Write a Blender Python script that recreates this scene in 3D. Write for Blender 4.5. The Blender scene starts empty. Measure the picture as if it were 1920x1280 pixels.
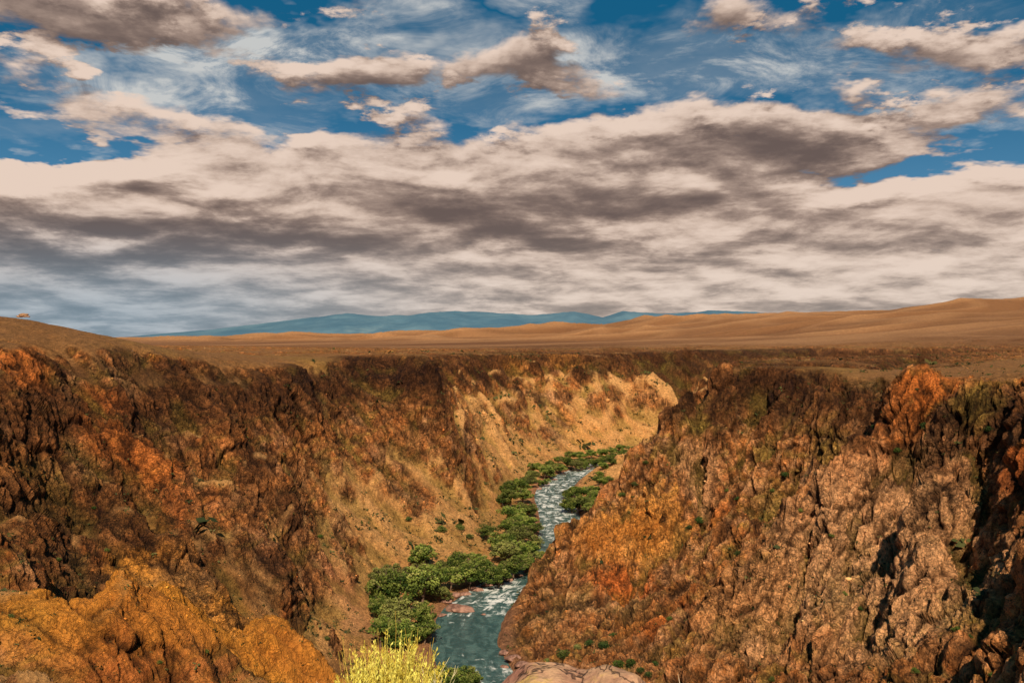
import bpy, math, random, time
import numpy as np
from concurrent.futures import ThreadPoolExecutor
T0 = time.time()
def log(*a): print('[scene %.1fs]' % (time.time() - T0), *a)
random.seed(7)
rng = np.random.default_rng(11)
f32 = np.float32
scene = bpy.context.scene
COL = scene.collection

# ------------------------------------------------------------------ numpy noise
_perm = np.arange(256, dtype=np.int32); rng.shuffle(_perm); _perm = np.concatenate([_perm, _perm, _perm])
_g = rng.normal(size=(256, 3)); _g /= np.linalg.norm(_g, axis=1)[:, None]
_gx, _gy, _gz = (_g * 1.5).astype(f32).T.copy()
_cell = rng.random((256, 3)).astype(f32); _cx, _cy, _cz = _cell.T.copy()
_cv = rng.random(256).astype(f32)
POOL = ThreadPoolExecutor(8)

def par(fn, *arrs):
    shp = arrs[0].shape
    flat = [np.ascontiguousarray(a, dtype=f32).ravel() for a in arrs]
    n = flat[0].size
    step = 60000
    res = list(POOL.map(lambda i: fn(*[a[i:i + step] for a in flat]), range(0, n, step)))
    if isinstance(res[0], tuple):
        return tuple(np.concatenate([r[k] for r in res]).reshape(shp) for k in range(len(res[0])))
    return np.concatenate(res).reshape(shp)

def _perlin(x, y, z):
    x0 = np.floor(x); y0 = np.floor(y); z0 = np.floor(z)
    xf = x - x0; yf = y - y0; zf = z - z0
    xi = x0.astype(np.int32) & 255; yi = y0.astype(np.int32) & 255; zi = z0.astype(np.int32) & 255
    u = xf * xf * xf * (xf * (xf * 6 - 15) + 10)
    v = yf * yf * yf * (yf * (yf * 6 - 15) + 10)
    w = zf * zf * zf * (zf * (zf * 6 - 15) + 10)
    def g(dx, dy, dz):
        h = _perm[_perm[_perm[xi + dx] + yi + dy] + zi + dz]
        return _gx[h] * (xf - dx) + _gy[h] * (yf - dy) + _gz[h] * (zf - dz)
    def lx(dy, dz):
        a = g(0, dy, dz); return a + u * (g(1, dy, dz) - a)
    a = lx(0, 0); a = a + v * (lx(1, 0) - a)
    b = lx(0, 1); b = b + v * (lx(1, 1) - b)
    return a + w * (b - a)

def perlin(x, y, z):
    return par(_perlin, *np.broadcast_arrays(x, y, z))

def _worley(x, y, z):
    xs = np.floor(x - 0.5); ys = np.floor(y - 0.5); zs = np.floor(z - 0.5)
    f1 = np.full(x.shape, 9., f32); f2 = f1.copy(); vv = np.zeros(x.shape, f32)
    for dx in (0, 1):
        for dy in (0, 1):
            for dz in (0, 1):
                cx = xs + dx; cy = ys + dy; cz = zs + dz
                h = _perm[_perm[_perm[cx.astype(np.int32) & 255] + (cy.astype(np.int32) & 255)] + (cz.astype(np.int32) & 255)]
                d = (cx + _cx[h] - x) ** 2 + (cy + _cy[h] - y) ** 2 + (cz + _cz[h] - z) ** 2
                m = d < f1
                f2 = np.where(m, f1, np.minimum(f2, d)); vv = np.where(m, _cv[h], vv); f1 = np.where(m, d, f1)
    return np.sqrt(f1), np.sqrt(np.minimum(f2, 4)), vv

def worley(x, y, z): return par(_worley, *np.broadcast_arrays(x, y, z))

def fbm(x, y, z, octs=4, gain=0.5, lac=2.03, ridged=False):
    s = 0; a = 1; t = 0
    for i in range(octs):
        n = perlin(x + 17.3 * i, y - 9.1 * i, z + 5.7 * i)
        if ridged: n = 1 - 2 * np.abs(n)
        s = s + a * n; t += a; a *= gain; x = x * lac; y = y * lac; z = z * lac
    return s / t

def sstep(a, b, x):
    t = np.clip((x - a) / (b - a), 0, 1); return t * t * (3 - 2 * t)
def lerp(a, b, t): return a + (b - a) * t

# ------------------------------------------------------------------ survey of the place
# Camera at the origin looking along +Y; bearings read from the photograph, distances estimated.
F = 1600.0; HV = 635.0
def W(u, v, d): return ((u - 960) / F * d, d, -(v - HV) / F * d)
def WZ(u, v, z): return W(u, v, -z * F / (v - HV))
RIV_Z = -100.0
river_px = [(905, 1290), (880, 1232), (872, 1195), (888, 1150), (925, 1115), (968, 1085), (1006, 1058), (1034, 1028), (1052, 990), (1046, 955), (1036, 928), (1052, 903), (1080, 888), (1108, 878)]
river = [(28, 120), (8, 160), (-4, 205)] + [WZ(u, v, RIV_Z)[:2] for u, v in river_px] + [(84, 690), (130, 722), (185, 755), (230, 800), (262, 868), (330, 925), (450, 955), (620, 960), (900, 950)]
river = np.array(river, float)
river_w = np.array([8, 8, 9] + [9.5, 9, 9.5, 10.5, 9, 8, 6.5, 7, 9.5, 10, 9.5, 10, 9.5, 9] + [9] * 9) 
def resample(p, step, extra=None):
    # Catmull-Rom then uniform resample
    P = np.vstack([2 * p[0] - p[1], p, 2 * p[-1] - p[-2]]); out = []; ex = []
    for i in range(1, len(P) - 2):
        for t in np.linspace(0, 1, 24, endpoint=False):
            a, b, c, d = P[i - 1], P[i], P[i + 1], P[i + 2]
            out.append(.5 * ((2 * b) + (-a + c) * t + (2 * a - 5 * b + 4 * c - d) * t * t + (-a + 3 * b - 3 * c + d) * t ** 3))
            if extra is not None: ex.append(lerp(extra[i - 1], extra[i], t))
    out = np.array(out); L = np.concatenate([[0], np.cumsum(np.linalg.norm(np.diff(out, axis=0), axis=1))])
    s = np.arange(0, L[-1], step)
    R = np.stack([np.interp(s, L, out[:, k]) for k in range(out.shape[1])], 1)
    if extra is None: return R
    return R, np.interp(s, L, ex)
RP, RW = resample(river, 2.0, river_w)

CP = []
def line(pts, step=14):
    pts = np.array(pts, float)
    for a, b in zip(pts[:-1], pts[1:]):
        st = step * max(1, np.hypot(a[0], a[1]) / 400)
        n = max(1, int(np.linalg.norm((b - a)[:2]) / st))
        for t in range(n): CP.append(a + (b - a) * t / n)
    CP.append(pts[-1])
def L(*uvd): line([W(*q) for q in uvd])
def D(*uvd):
    for q in uvd: CP.append(np.array(W(*q)))
def X(*xyz):
    for q in xyz: CP.append(np.array(q, float))
# river bed and flood plain
for i in range(0, len(RP), 9):
    CP.append(np.array([RP[i, 0], RP[i, 1], -100.5]))
line([WZ(620, 1290, -95), WZ(655, 1200, -95), WZ(672, 1150, -95), WZ(690, 1095, -95), WZ(800, 1045, -95), WZ(890, 1000, -95), WZ(930, 940, -95), WZ(945, 900, -95), WZ(1000, 862, -95), WZ(1060, 840, -95), WZ(1190, 828, -95)])
# left rim
L((-500, 640, 170), (-300, 648, 195), (0, 657, 230), (100, 657, 258), (200, 655, 283), (300, 658, 303), (380, 668, 325), (440, 690, 333), (480, 692, 350), (520, 690, 368), (570, 684, 405), (610, 682, 430), (650, 668, 470), (720, 662, 490), (790, 662, 480), (820, 667, 470))
line([(-42, 472, -9.4), (-48, 510, -10), (-55, 560, -12), (-60, 620, -14), (-54, 690, -15), (-36, 765, -15), (-8, 825, -15), (50, 872, -15.5), (90, 892, -16), (112, 915, -16.5)])
L((1155, 665, 925), (1190, 664, 1010), (1300, 657, 1090), (1400, 655, 1110), (1500, 654, 1110), (1580, 656, 1080), (1700, 657, 1090), (1900, 657, 1100), (2100, 657, 1100))
# spur in the far left wall
L((1170, 672, 870), (1215, 705, 835), (1262, 752, 810))
D((1245, 712, 980), (1300, 700, 1010), (1330, 685, 1050), (1400, 690, 1040))
X((150, 880, -62), (175, 900, -80), (205, 925, -86), (165, 950, -58), (128, 868, -45))
# buttress with the black cap
L((820, 667, 470), (828, 715, 470), (853, 770, 472), (875, 840, 474), (893, 890, 484))
D((640, 730, 425), (730, 740, 455), (760, 820, 440), (820, 900, 430), (860, 960, 425), (700, 900, 395), (780, 980, 395), (640, 820, 400), (560, 760, 378))
# gully then the big left buttress
L((560, 830, 360), (640, 960, 345), (680, 1050, 330))
L((380, 672, 318), (405, 790, 292), (455, 900, 272), (510, 1010, 258), (550, 1100, 252), (600, 1215, 244))
D((520, 780, 340), (590, 950, 320), (620, 1080, 298), (570, 1020, 290), (600, 1150, 275), (300, 720, 290), (330, 850, 272))
L((200, 665, 278), (230, 760, 262), (300, 900, 240), (380, 1010, 226), (460, 1120, 216))
D((120, 760, 240), (150, 900, 222), (60, 800, 220), (0, 800, 205), (0, 900, 190), (100, 1000, 190), (0, 1000, 172), (230, 1010, 205), (-150, 900, 165), (-150, 1050, 140), (-300, 800, 150))
# orange outcrop
L((-150, 1160, 118), (0, 1160, 124), (90, 1120, 132), (170, 1062, 140), (225, 1036, 143), (290, 1056, 146), (330, 1085, 148), (400, 1118, 152), (470, 1150, 156), (540, 1190, 160), (610, 1245, 165), (680, 1330, 170))
D((60, 1110, 168), (170, 1130, 182), (300, 1160, 195), (430, 1210, 200), (560, 1270, 205), (200, 1280, 112), (50, 1290, 100), (350, 1280, 122), (480, 1290, 133), (600, 1320, 145))
# right spur silhouette and its back slope
L((1345, 688, 405), (1300, 720, 396), (1262, 772, 388), (1232, 830, 378), (1182, 900, 366), (1105, 972, 352), (1060, 1008, 344), (1025, 1045, 335), (965, 1108, 318), (930, 1160, 303))
X((100, 460, -45), (70, 480, -78), (48, 470, -95), (120, 560, -40), (80, 570, -85), (62, 600, -95), (45, 540, -96.5), (135, 540, -15), (150, 600, -16), (185, 650, -16), (240, 690, -15), (300, 740, -15), (360, 820, -15), (500, 880, -15), (700, 880, -15), (110, 640, -70), (165, 695, -75))
# right rim
L((1345, 688, 405), (1400, 683, 400), (1480, 684, 385), (1530, 690, 370), (1570, 715, 345), (1620, 742, 312), (1660, 738, 290), (1690, 712, 268), (1740, 694, 252), (1820, 690, 235), (1920, 692, 215), (2100, 690, 190), (2400, 700, 150))
D((1620, 722, 420), (1680, 705, 470), (1560, 700, 470), (1750, 690, 400), (1850, 672, 420), (1920, 668, 500), (1450, 672, 560), (1700, 672, 700))
# right wall
D((1400, 755, 378), (1330, 790, 376), (1450, 800, 362), (1300, 900, 358), (1230, 930, 355), (1400, 900, 340), (1500, 850, 330), (1560, 780, 320), (1150, 1010, 338), (1330, 1050, 308), (1060, 1080, 318), (1000, 1160, 300), (1100, 1130, 302), (1200, 1120, 298))
L((1010, 1240, 262), (1100, 1228, 266), (1180, 1205, 272), (1250, 1160, 283), (1340, 1110, 292))
D((975, 1215, 275), (1050, 1180, 285), (1010, 1150, 298), (1150, 1180, 284), (950, 1190, 287))
X((12, 215, -98), (20, 230, -98), (30, 190, -97), (10, 180, -99))
L((1660, 742, 288), (1600, 850, 272), (1520, 960, 256), (1440, 1060, 244), (1360, 1150, 238), (1270, 1260, 228))
D((1190, 945, 362), (1150, 985, 332), (1200, 985, 325), (1260, 992, 318), (1130, 940, 366))
D((1500, 1100, 225), (1420, 1230, 212), (1600, 1000, 232), (1700, 850, 240), (1760, 760, 242), (1700, 960, 215), (1620, 1120, 195), (1560, 1290, 170))
L((1850, 720, 228), (1850, 860, 216), (1840, 1000, 200), (1800, 1130, 182))
L((1930, 720, 205), (1915, 860, 176), (1890, 1000, 152), (1850, 1150, 132), (1800, 1290, 118))
D((1780, 900, 205), (1740, 1050, 188), (1700, 1180, 172), (2000, 900, 150), (2100, 1100, 110), (2000, 1290, 95))
# ground under the viewer
X((0, 5, -3.0), (0, 12, -6.5), (0, 25, -14), (0, 45, -27), (0, 90, -62), (-2, 140, -92), (6, 175, -99), (-15, 90, -62), (20, 90, -60), (-25, 60, -36), (25, 60, -36), (-30, 120, -80), (45, 110, -72), (-20, 180, -94), (-35, 200, -93), (-6, 5, -3), (8, 5, -3.2), (-20, 8, -5), (20, 8, -6), (0, 0, -2.6), (-40, 0, -3), (40, 0, -6), (-60, 60, -34), (-80, 30, -14), (60, 60, -36), (90, 40, -14))
X((-250, 150, 3), (-300, 50, 5), (-200, 0, 0), (260, 200, -8), (250, 60, -7), (200, 0, -5), (350, 350, -10), (-350, 300, 9), (0, -40, -3), (-100, -40, 0), (100, -40, -4))
# low hill on the left
D((30, 592, 335), (110, 606, 335), (190, 627, 345), (-100, 578, 330), (-300, 570, 320), (90, 632, 290), (-50, 632, 270), (250, 645, 390), (330, 655, 400), (-100, 600, 450), (60, 628, 450), (150, 645, 520), (-300, 600, 500), (400, 662, 480), (500, 668, 520), (620, 662, 600), (0, 648, 700))
# plain and far hills
D((700, 656, 850), (500, 652, 1000), (200, 648, 1200), (900, 655, 1050), (800, 653, 1400), (1100, 655, 1250), (300, 645, 1800), (0, 645, 1500), (-400, 645, 1000))
D((560, 648, 2000), (560, 636, 3200), (560, 621, 4300), (700, 636, 3000), (700, 621, 4400), (400, 640, 3400), (390, 630, 5200), (300, 637, 6000), (200, 637, 6500), (0, 637, 6500), (-500, 637, 6500))
D((960, 647, 1700), (960, 630, 2800), (960, 611, 4200), (840, 642, 2100), (840, 617, 4300), (1060, 646, 1650), (1060, 602, 4000), (1200, 648, 1400), (1200, 620, 2300), (1220, 590, 3700), (1360, 588, 3300), (1350, 645, 1400))
D((1500, 646, 1350), (1500, 620, 1900), (1500, 583, 3000), (1600, 577, 2800), (1700, 640, 1250), (1700, 610, 1700), (1700, 567, 2600), (1800, 558, 2450), (1920, 652, 1100), (1920, 625, 1350), (1920, 590, 1750), (1920, 550, 2350), (2200, 640, 1100), (2200, 590, 1500), (2200, 535, 2100), (2800, 560, 1500), (2800, 520, 2000))
X((2400, 3800, 110), (1200, 5200, 70), (0, 7000, 10), (-4000, 8000, -25), (4000, 9000, 60), (0, 30000, -60), (-20000, 30000, -60), (20000, 30000, -60), (5000, 15000, 0), (-5000, 15000, -40))
CP = np.array(CP)
def warp(x, y):
    q = y + 150.0
    q = np.maximum(q, 40)
    return x / q * 1.0, np.log(q)
cx, cy = warp(CP[:, 0], CP[:, 1])
# drop near-duplicates
keep = []
for i in range(len(CP)):
    if not keep or np.min(np.hypot(cx[keep] - cx[i], cy[keep] - cy[i])) > 0.006: keep.append(i)
CP = CP[keep]; cx = cx[keep]; cy = cy[keep]
n = len(CP)
def kern(r): return (r * r + 0.012 ** 2) ** 0.55
A = kern(np.hypot(cx[:, None] - cx, cy[:, None] - cy)) 
A += np.eye(n) * -2e-4
M = np.zeros((n + 3, n + 3)); M[:n, :n] = A; M[:n, n] = 1; M[:n, n + 1] = cx; M[:n, n + 2] = cy; M[n:, :n] = M[:n, n:].T
sol = np.linalg.solve(M, np.concatenate([CP[:, 2], [0, 0, 0]]))
cxf, cyf, wf = cx.astype(f32), cy.astype(f32), sol[:n].astype(f32)
def _base(x, y):
    px, py = warp(x, y); out = np.empty(x.size, f32)
    for i in range(0, x.size, 1500):
        a = px[i:i + 1500, None] - cxf; b = py[i:i + 1500, None] - cyf
        out[i:i + 1500] = (a * a + b * b + f32(0.012 ** 2)) ** f32(0.55) @ wf
    return out + sol[n] + sol[n + 1] * px + sol[n + 2] * py
def base_h(x, y): return par(_base, x, y)
tp = CP[(CP[:, 2] > -22) & (CP[:, 1] > 150)]
tx_, ty_ = warp(tp[:, 0], tp[:, 1]); nt_ = len(tp)
At = np.hypot(tx_[:, None] - tx_, ty_[:, None] - ty_); Mt = np.zeros((nt_ + 1, nt_ + 1)); Mt[:nt_, :nt_] = At - np.eye(nt_) * .02; Mt[:nt_, nt_] = 1; Mt[nt_, :nt_] = 1
st = np.linalg.solve(Mt, np.concatenate([tp[:, 2], [0]]))
txf, tyf, stf = tx_.astype(f32), ty_.astype(f32), st[:nt_].astype(f32)
def _top(x, y):
    px, py = warp(x, y); out = np.empty(x.size, f32)
    for i in range(0, x.size, 1500):
        a = px[i:i + 1500, None] - txf; b = py[i:i + 1500, None] - tyf
        out[i:i + 1500] = np.sqrt(a * a + b * b) @ stf
    return out + st[nt_]
_raw = _base
def _base(x, y):
    h = _raw(x, y); t = _top(x, y) + 1.5; k_ = 3.0
    q = np.clip(.5 + .5 * (t - h) / k_, 0, 1)
    m = t + (h - t) * q - k_ * q * (1 - q)
    m = np.where(y > 150, lerp(h, m, sstep(150, 220, y)), h)
    return np.maximum(m, -101).astype(f32)
log('control points', n)

def poly_dist(x, y, P, wv):
    """distance to polyline, interpolated value and along-position"""
    x = np.asarray(x, f32); y = np.asarray(y, f32)
    P = P.astype(f32); sp = np.concatenate([[0], np.cumsum(np.hypot(*np.diff(P, axis=0).T))]).astype(f32)
    def fn(xx, yy):
        best = np.full(xx.shape, 1e9, f32); w = np.zeros(xx.shape, f32); s = np.zeros(xx.shape, f32); sd = np.zeros(xx.shape, f32)
        for i in range(len(P) - 1):
            ax, ay = P[i]; bx, by = P[i + 1]; dx = bx - ax; dy = by - ay; l2 = dx * dx + dy * dy
            t = np.clip(((xx - ax) * dx + (yy - ay) * dy) / l2, 0, 1)
            ex = xx - ax - t * dx; ey = yy - ay - t * dy; d2 = ex * ex + ey * ey
            m = d2 < best; best = np.where(m, d2, best); w = np.where(m, wv[i] + (wv[i + 1] - wv[i]) * t, w); s = np.where(m, sp[i] + t * np.sqrt(l2), s)
            sd = np.where(m, np.sign(dx * ey - dy * ex), sd)
        return np.sqrt(best), w, s, sd
    return par(fn, x, y)

# ------------------------------------------------------------------ canyon grid (1.5 m), noise, droplet erosion
GS = 1.5
GX = np.arange(-330, 430, GS, dtype=f32); GY = np.arange(20, 1180, GS, dtype=f32)
gx, gy = np.meshgrid(GX, GY)
cgx, cgy = np.meshgrid(GX[::3], GY[::3])
Hc = base_h(cgx, cgy)
def bilin(H, fx, fy):
    ny, nx = H.shape
    fx = np.clip(fx, 0, nx - 1.001); fy = np.clip(fy, 0, ny - 1.001)
    ix = fx.astype(np.int32); iy = fy.astype(np.int32); tx = (fx - ix).astype(f32); ty = (fy - iy).astype(f32)
    a = H[iy, ix]; b = H[iy, ix + 1]; c = H[iy + 1, ix]; d = H[iy + 1, ix + 1]
    return (a * (1 - tx) + b * tx) * (1 - ty) + (c * (1 - tx) + d * tx) * ty
Hb = bilin(Hc, (gx - GX[0]) / (3 * GS), (gy - GY[0]) / (3 * GS))
rd, rw, rs, rside = poly_dist(gx, gy, RP[::4], RW[::4])
gyy, gxx = np.gradient(Hb, GS)
slope0 = np.hypot(gxx, gyy)
wall = sstep(0.18, 0.5, slope0)
rightg = sstep(0, 25, gx - np.interp(gy, RP[:200:4, 1], RP[:200:4, 0]).astype(f32)) * sstep(440, 400, gy)
wall = np.maximum(wall, rightg * sstep(.1, .3, slope0))
depth_m = sstep(-12, -20, Hb) * sstep(-97, -88, Hb)
def blurg(a, k):
    for ax in (0, 1):
        pw = [(0, 0), (0, 0)]; pw[ax] = (k + 1, k)
        c = np.cumsum(np.pad(a, pw, mode='edge'), axis=ax, dtype=np.float64)
        a = ((np.take(c, range(2 * k + 1, c.shape[ax]), ax) - np.take(c, range(0, c.shape[ax] - 2 * k - 1), ax)) / (2 * k + 1)).astype(f32)
    return a
# medium relief
warpx = 9 * fbm(gx / 40, gy / 40, gx * 0 + 3, 3); warpy = 9 * fbm(gx / 40, gy / 40, gx * 0 + 9, 3)
n1 = fbm((gx + warpx) / 62, (gy + warpy) / 62, Hb / 80, 5, ridged=True, gain=.5) - .45
n2 = fbm((gx + warpx) / 21, (gy + warpy) / 21, Hb / 30, 4, ridged=True) - .4
leftfar = (1 - rightg) * sstep(460, 540, gy)
# buttresses and gullies that run down the walls: noise stretched down the fall line
sxy = gx * .94 + gy * .34
n0 = 1 - 2 * np.abs(perlin((rs + warpx * 2) / 46, Hb / 170 + (rside * 3), gx * 0 + .3)); n00 = 1 - 2 * np.abs(perlin((rs + warpx * 1.2) / 19, Hb / 60 + rside * 7, gx * 0 + 4.3))
n0 = blurg(n0, 3); n00 = blurg(n00, 2)
def fall(x, y, z, w, ph=0.):
    # ridged noise whose crests follow the fall line of the left wall
    a = 1 - 2 * np.abs(perlin((y + .15 * x + 12 * perlin(x / 60, y / 60, x * 0 + ph)) / w, x / (w * 5), x * 0 + ph)); b = 1 - 2 * np.abs(perlin((.64 * x + .77 * y + 12 * perlin(x / 60, y / 60, x * 0 + ph)) / w, (x - y) / (w * 8), x * 0 + ph + 3))
    return lerp(a, b, sstep(420, 500, y))
lm = 1 - rightg
n0 = lerp(n0, fall(gx, gy, Hb, 44., .3), lm); n00 = lerp(n00, fall(gx, gy, Hb, 17., 4.4), lm)
H = Hb + wall * depth_m * (n1 * (7 + 13 * rightg) + n2 * (2.0 + 3.5 * rightg) + (n0 - .4) * (8 + 3 * leftfar) * (1 - .5 * rightg) + (n00 - .4) * (1.8 + 2.4 * leftfar))
H += (1 - wall * depth_m) * sstep(-20, -10, Hb) * fbm(gx / 30, gy / 30, gx * 0, 4) * 0.8
Tg = bilin(par(_top, cgx, cgy), (gx - GX[0]) / (3 * GS), (gy - GY[0]) / (3 * GS))
def topclip(H, ex=.6):
    t = Tg + ex + .8 * fbm(gx / 25, gy / 25, gx * 0 + 6, 3); k_ = 2.5
    q = np.clip(.5 + .5 * (t - H) / k_, 0, 1); m_ = t + (H - t) * q - k_ * q * (1 - q)
    return np.where(gy > 150, m_, H).astype(f32)
H = topclip(H)
wv1 = 8 * fbm(gx / 25, gy / 25, gx * 0 + 21, 3)
F1, F2, CV = worley((gx * .8 + gy * .3 + wv1) / 30, (gy * .9 - gx * .3 - wv1) / 36, Hb / 30); F3, F4, CV2 = worley((gx + wv1) / 13, (gy - wv1 * .7) / 15, Hb / 13)
fac = (CV - .5) * 9 + (sstep(.0, .14, F2 - F1) - 1) * 4.5 + (CV2 - .5) * 3.2 + (sstep(0, .16, F4 - F3) - 1) * 1.6
H += wall * depth_m * blurg(fac, 1) * (.75 + .25 * rightg)
log('erosion start')
def erode(H, batches, N, steps, seed):
    r = np.random.default_rng(seed); ny, nx = H.shape; H = H.copy().ravel()
    Hin = H.copy(); prob = (wall * 1.0 + 0.04).ravel(); prob = prob / prob.sum(); cum = np.cumsum(prob)
    for b in range(batches):
        idx = np.searchsorted(cum, r.random(N)); idx = np.minimum(idx, nx * ny - 1)
        px = (idx % nx) + r.random(N); py = (idx // nx) + r.random(N)
        dx = np.zeros(N); dy = np.zeros(N); spd = np.ones(N); wat = np.ones(N); sed = np.zeros(N)
        for s in range(steps):
            px = np.clip(px, 1, nx - 2.01); py = np.clip(py, 1, ny - 2.01)
            ix = px.astype(np.int64); iy = py.astype(np.int64); tx = px - ix; ty = py - iy; k = iy * nx + ix
            a = H[k]; bb = H[k + 1]; c = H[k + nx]; d = H[k + nx + 1]
            g_x = (bb - a) * (1 - ty) + (d - c) * ty; g_y = (c - a) * (1 - tx) + (d - bb) * tx
            h = (a * (1 - tx) + bb * tx) * (1 - ty) + (c * (1 - tx) + d * tx) * ty
            dx = dx * .25 - g_x * .75; dy = dy * .25 - g_y * .75; l = np.hypot(dx, dy) + 1e-6; dx /= l; dy /= l
            px2 = np.clip(px + dx, 1, nx - 2.01); py2 = np.clip(py + dy, 1, ny - 2.01)
            ix2 = px2.astype(np.int64); iy2 = py2.astype(np.int64); sx = px2 - ix2; sy = py2 - iy2; k2 = iy2 * nx + ix2
            h2 = (H[k2] * (1 - sx) + H[k2 + 1] * sx) * (1 - sy) + (H[k2 + nx] * (1 - sx) + H[k2 + nx + 1] * sx) * sy
            dh = h2 - h
            cap = np.maximum(-dh, .02) * spd * wat * 3.2
            dep = np.where(dh > 0, np.minimum(dh, sed), np.where(sed > cap, (sed - cap) * .25, -np.minimum((cap - sed) * .22, np.maximum(-dh, 0) * .6)))
            sed = np.maximum(sed - dep, 0)
            wv = dep
            acc = np.bincount(np.concatenate([k, k + 1, k + nx, k + nx + 1]), np.concatenate([wv * (1 - tx) * (1 - ty), wv * tx * (1 - ty), wv * (1 - tx) * ty, wv * tx * ty]), minlength=nx * ny)
            H += np.clip(acc, -.5, .5).astype(f32)
            spd = np.sqrt(np.clip(spd * spd - dh * .6, .05, 6)); wat *= .98
            px, py = px2, py2
        H = np.clip(H, Hin - 7, Hin + 2)
    return H.reshape(ny, nx)
wall_full = wall; wall = wall[::2, ::2]
He0 = H[::2, ::2].copy(); He = erode(He0, 9, 9000, 34, 5).astype(f32); He = He - He0; wall = wall_full
He = He * .6 + blurg(He, 1) * .4
H = H + bilin(He, (gx - GX[0]) / (2 * GS), (gy - GY[0]) / (2 * GS))
log('erosion done')
# hard caps: benches of resistant rock make steps in the walls
hn = fbm(gx / 55, gy / 55, gx * 0 + 31, 4)
hard = sstep(-.05, .25, hn) * wall * depth_m
per = 15 + 5 * perlin(gx / 130, gy / 130, gx * 0 + 1.7)
zz = H + 4 * fbm(gx / 34, gy / 34, gx * 0 + 12, 3)
fr = zz / per - np.floor(zz / per)
H += hard * per * .32 * (sstep(.18, .62, fr) - fr)
H = topclip(H, 1.0)
# river channel
rbank = (rside < 0)
flat = np.where(rbank, sstep(rw + 7, rw + 1, rd), sstep(rw + 26, rw + 5, rd))
jm = sstep(30, 15, np.hypot(gx - 46, (gy - 545) * .5)); flat = np.maximum(flat, jm * sstep(rw + 30, rw + 8, rd))
H = np.minimum(H, lerp(H, np.maximum(-99.2 + (rd - rw) * .12 + 1.2 * fbm(gx / 12, gy / 12, gx * 0, 3), -101), flat * sstep(-85, -93, H)))
nose = sstep(282, 272, gy) * sstep(235, 245, gy) * sstep(14, 8, gx) * sstep(-20, -14, gx); H = lerp(H, np.minimum(H, -98.2), nose)
chan = sstep(rw + 4, rw - 1.5, rd)
H = lerp(H, np.minimum(H, -101.8), chan)
# small gullies cut in the plateau
def carve(H, pts, wd, dp):
    P = resample(np.array(pts, float), 6.0)
    x0, y0 = P.min(0) - wd * 3; x1, y1 = P.max(0) + wd * 3
    ia, ib = np.searchsorted(GX, [x0, x1]); ja, jb = np.searchsorted(GY, [y0, y1])
    if ib <= ia or jb <= ja: return
    sx, sy = gx[ja:jb, ia:ib], gy[ja:jb, ia:ib]
    d, w, s, _ = poly_dist(sx, sy, P, np.ones(len(P)))
    d = d + 5 * fbm(sx / 18, sy / 18, sx * 0, 3) * min(1, wd / 10)
    H[ja:jb, ia:ib] -= dp * sstep(wd, wd * .25, d)
def PW(u, v, z): return WZ(u, v, z)[:2]
carve(H, [(-175, 1020), (-120, 1000), (-60, 1010), (-20, 985), (20, 1000), (15, 880)], 15, 10)
carve(H, [(180, 520), (200, 470), (175, 430), (165, 400)], 14, 6)
carve(H, [(330, 700), (280, 600), (235, 520), (200, 470)], 13, 5)
carve(H, [(350, 1010), (400, 1090), (420, 1160)], 20, 12)
def VW(*q): return [W(*p)[:2] for p in q]
carve(H, VW((1870, 740, 222), (1855, 860, 212), (1840, 1000, 196), (1800, 1130, 184)), 7, 3)
carve(H, VW((1305, 780, 382), (1312, 880, 362), (1318, 990, 336)), 6, 8)
carve(H, VW((1640, 750, 305), (1570, 830, 305), (1460, 900, 322), (1340, 960, 336), (1260, 1010, 322), (1190, 1085, 306)), 17, 13)
carve(H, VW((1600, 900, 262), (1480, 1000, 262), (1370, 1090, 262), (1290, 1160, 268)), 13, 10)
carve(H, VW((1420, 700, 392), (1400, 800, 372), (1370, 900, 350)), 9, 9)
carve(H, VW((1740, 850, 232), (1670, 1000, 208), (1600, 1150, 190)), 6, 7)
carve(H, VW((1510, 990, 246), (1480, 1120, 228), (1450, 1250, 212)), 6, 7)
carve(H, VW((1700, 770, 262), (1600, 900, 250), (1500, 1010, 240), (1400, 1110, 232)), 11, -8)
carve(H, VW((1340, 700, 398), (1352, 790, 378), (1360, 880, 356)), 8, -6)
carve(H, VW((1800, 760, 236), (1790, 880, 212), (1740, 1020, 196)), 9, -3)
carve(H, VW((1560, 1000, 236), (1540, 1120, 214), (1500, 1240, 196)), 6, -4)
carve(H, VW((1200, 940, 345), (1190, 1050, 318), (1150, 1180, 288)), 5, 4)
carve(H, VW((150, 690, 262), (250, 850, 250), (330, 1000, 232)), 7, 6)
carve(H, VW((330, 690, 296), (400, 850, 280), (480, 1000, 262)), 6, 5)
Hg = H
def height(x, y):
    """final ground height away from / inside the canyon grid"""
    inside = sstep(-330, -300, x) * sstep(430, 400, x) * sstep(20, 40, y) * sstep(1180, 1120, y)
    return inside
# colour guide grids
gyy, gxx = np.gradient(H, GS); slopeg = np.hypot(gxx, gyy)

# ------------------------------------------------------------------ perspective-friendly terrain sheet
NC_in, NC_out, NR = 1250, 80, 1560
tin = np.linspace(-.64, .64, NC_in)
tout = .64 + (np.linspace(0, 1, NC_out + 1)[1:] ** 1.4) * .9
tans = np.concatenate([-tout[::-1], tin, tout]).astype(f32); NC = len(tans)
dfine = np.exp(np.linspace(math.log(4.0), math.log(34000), 1900)).astype(f32)
TT, DD = np.meshgrid(tans[::6], dfine)
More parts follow.
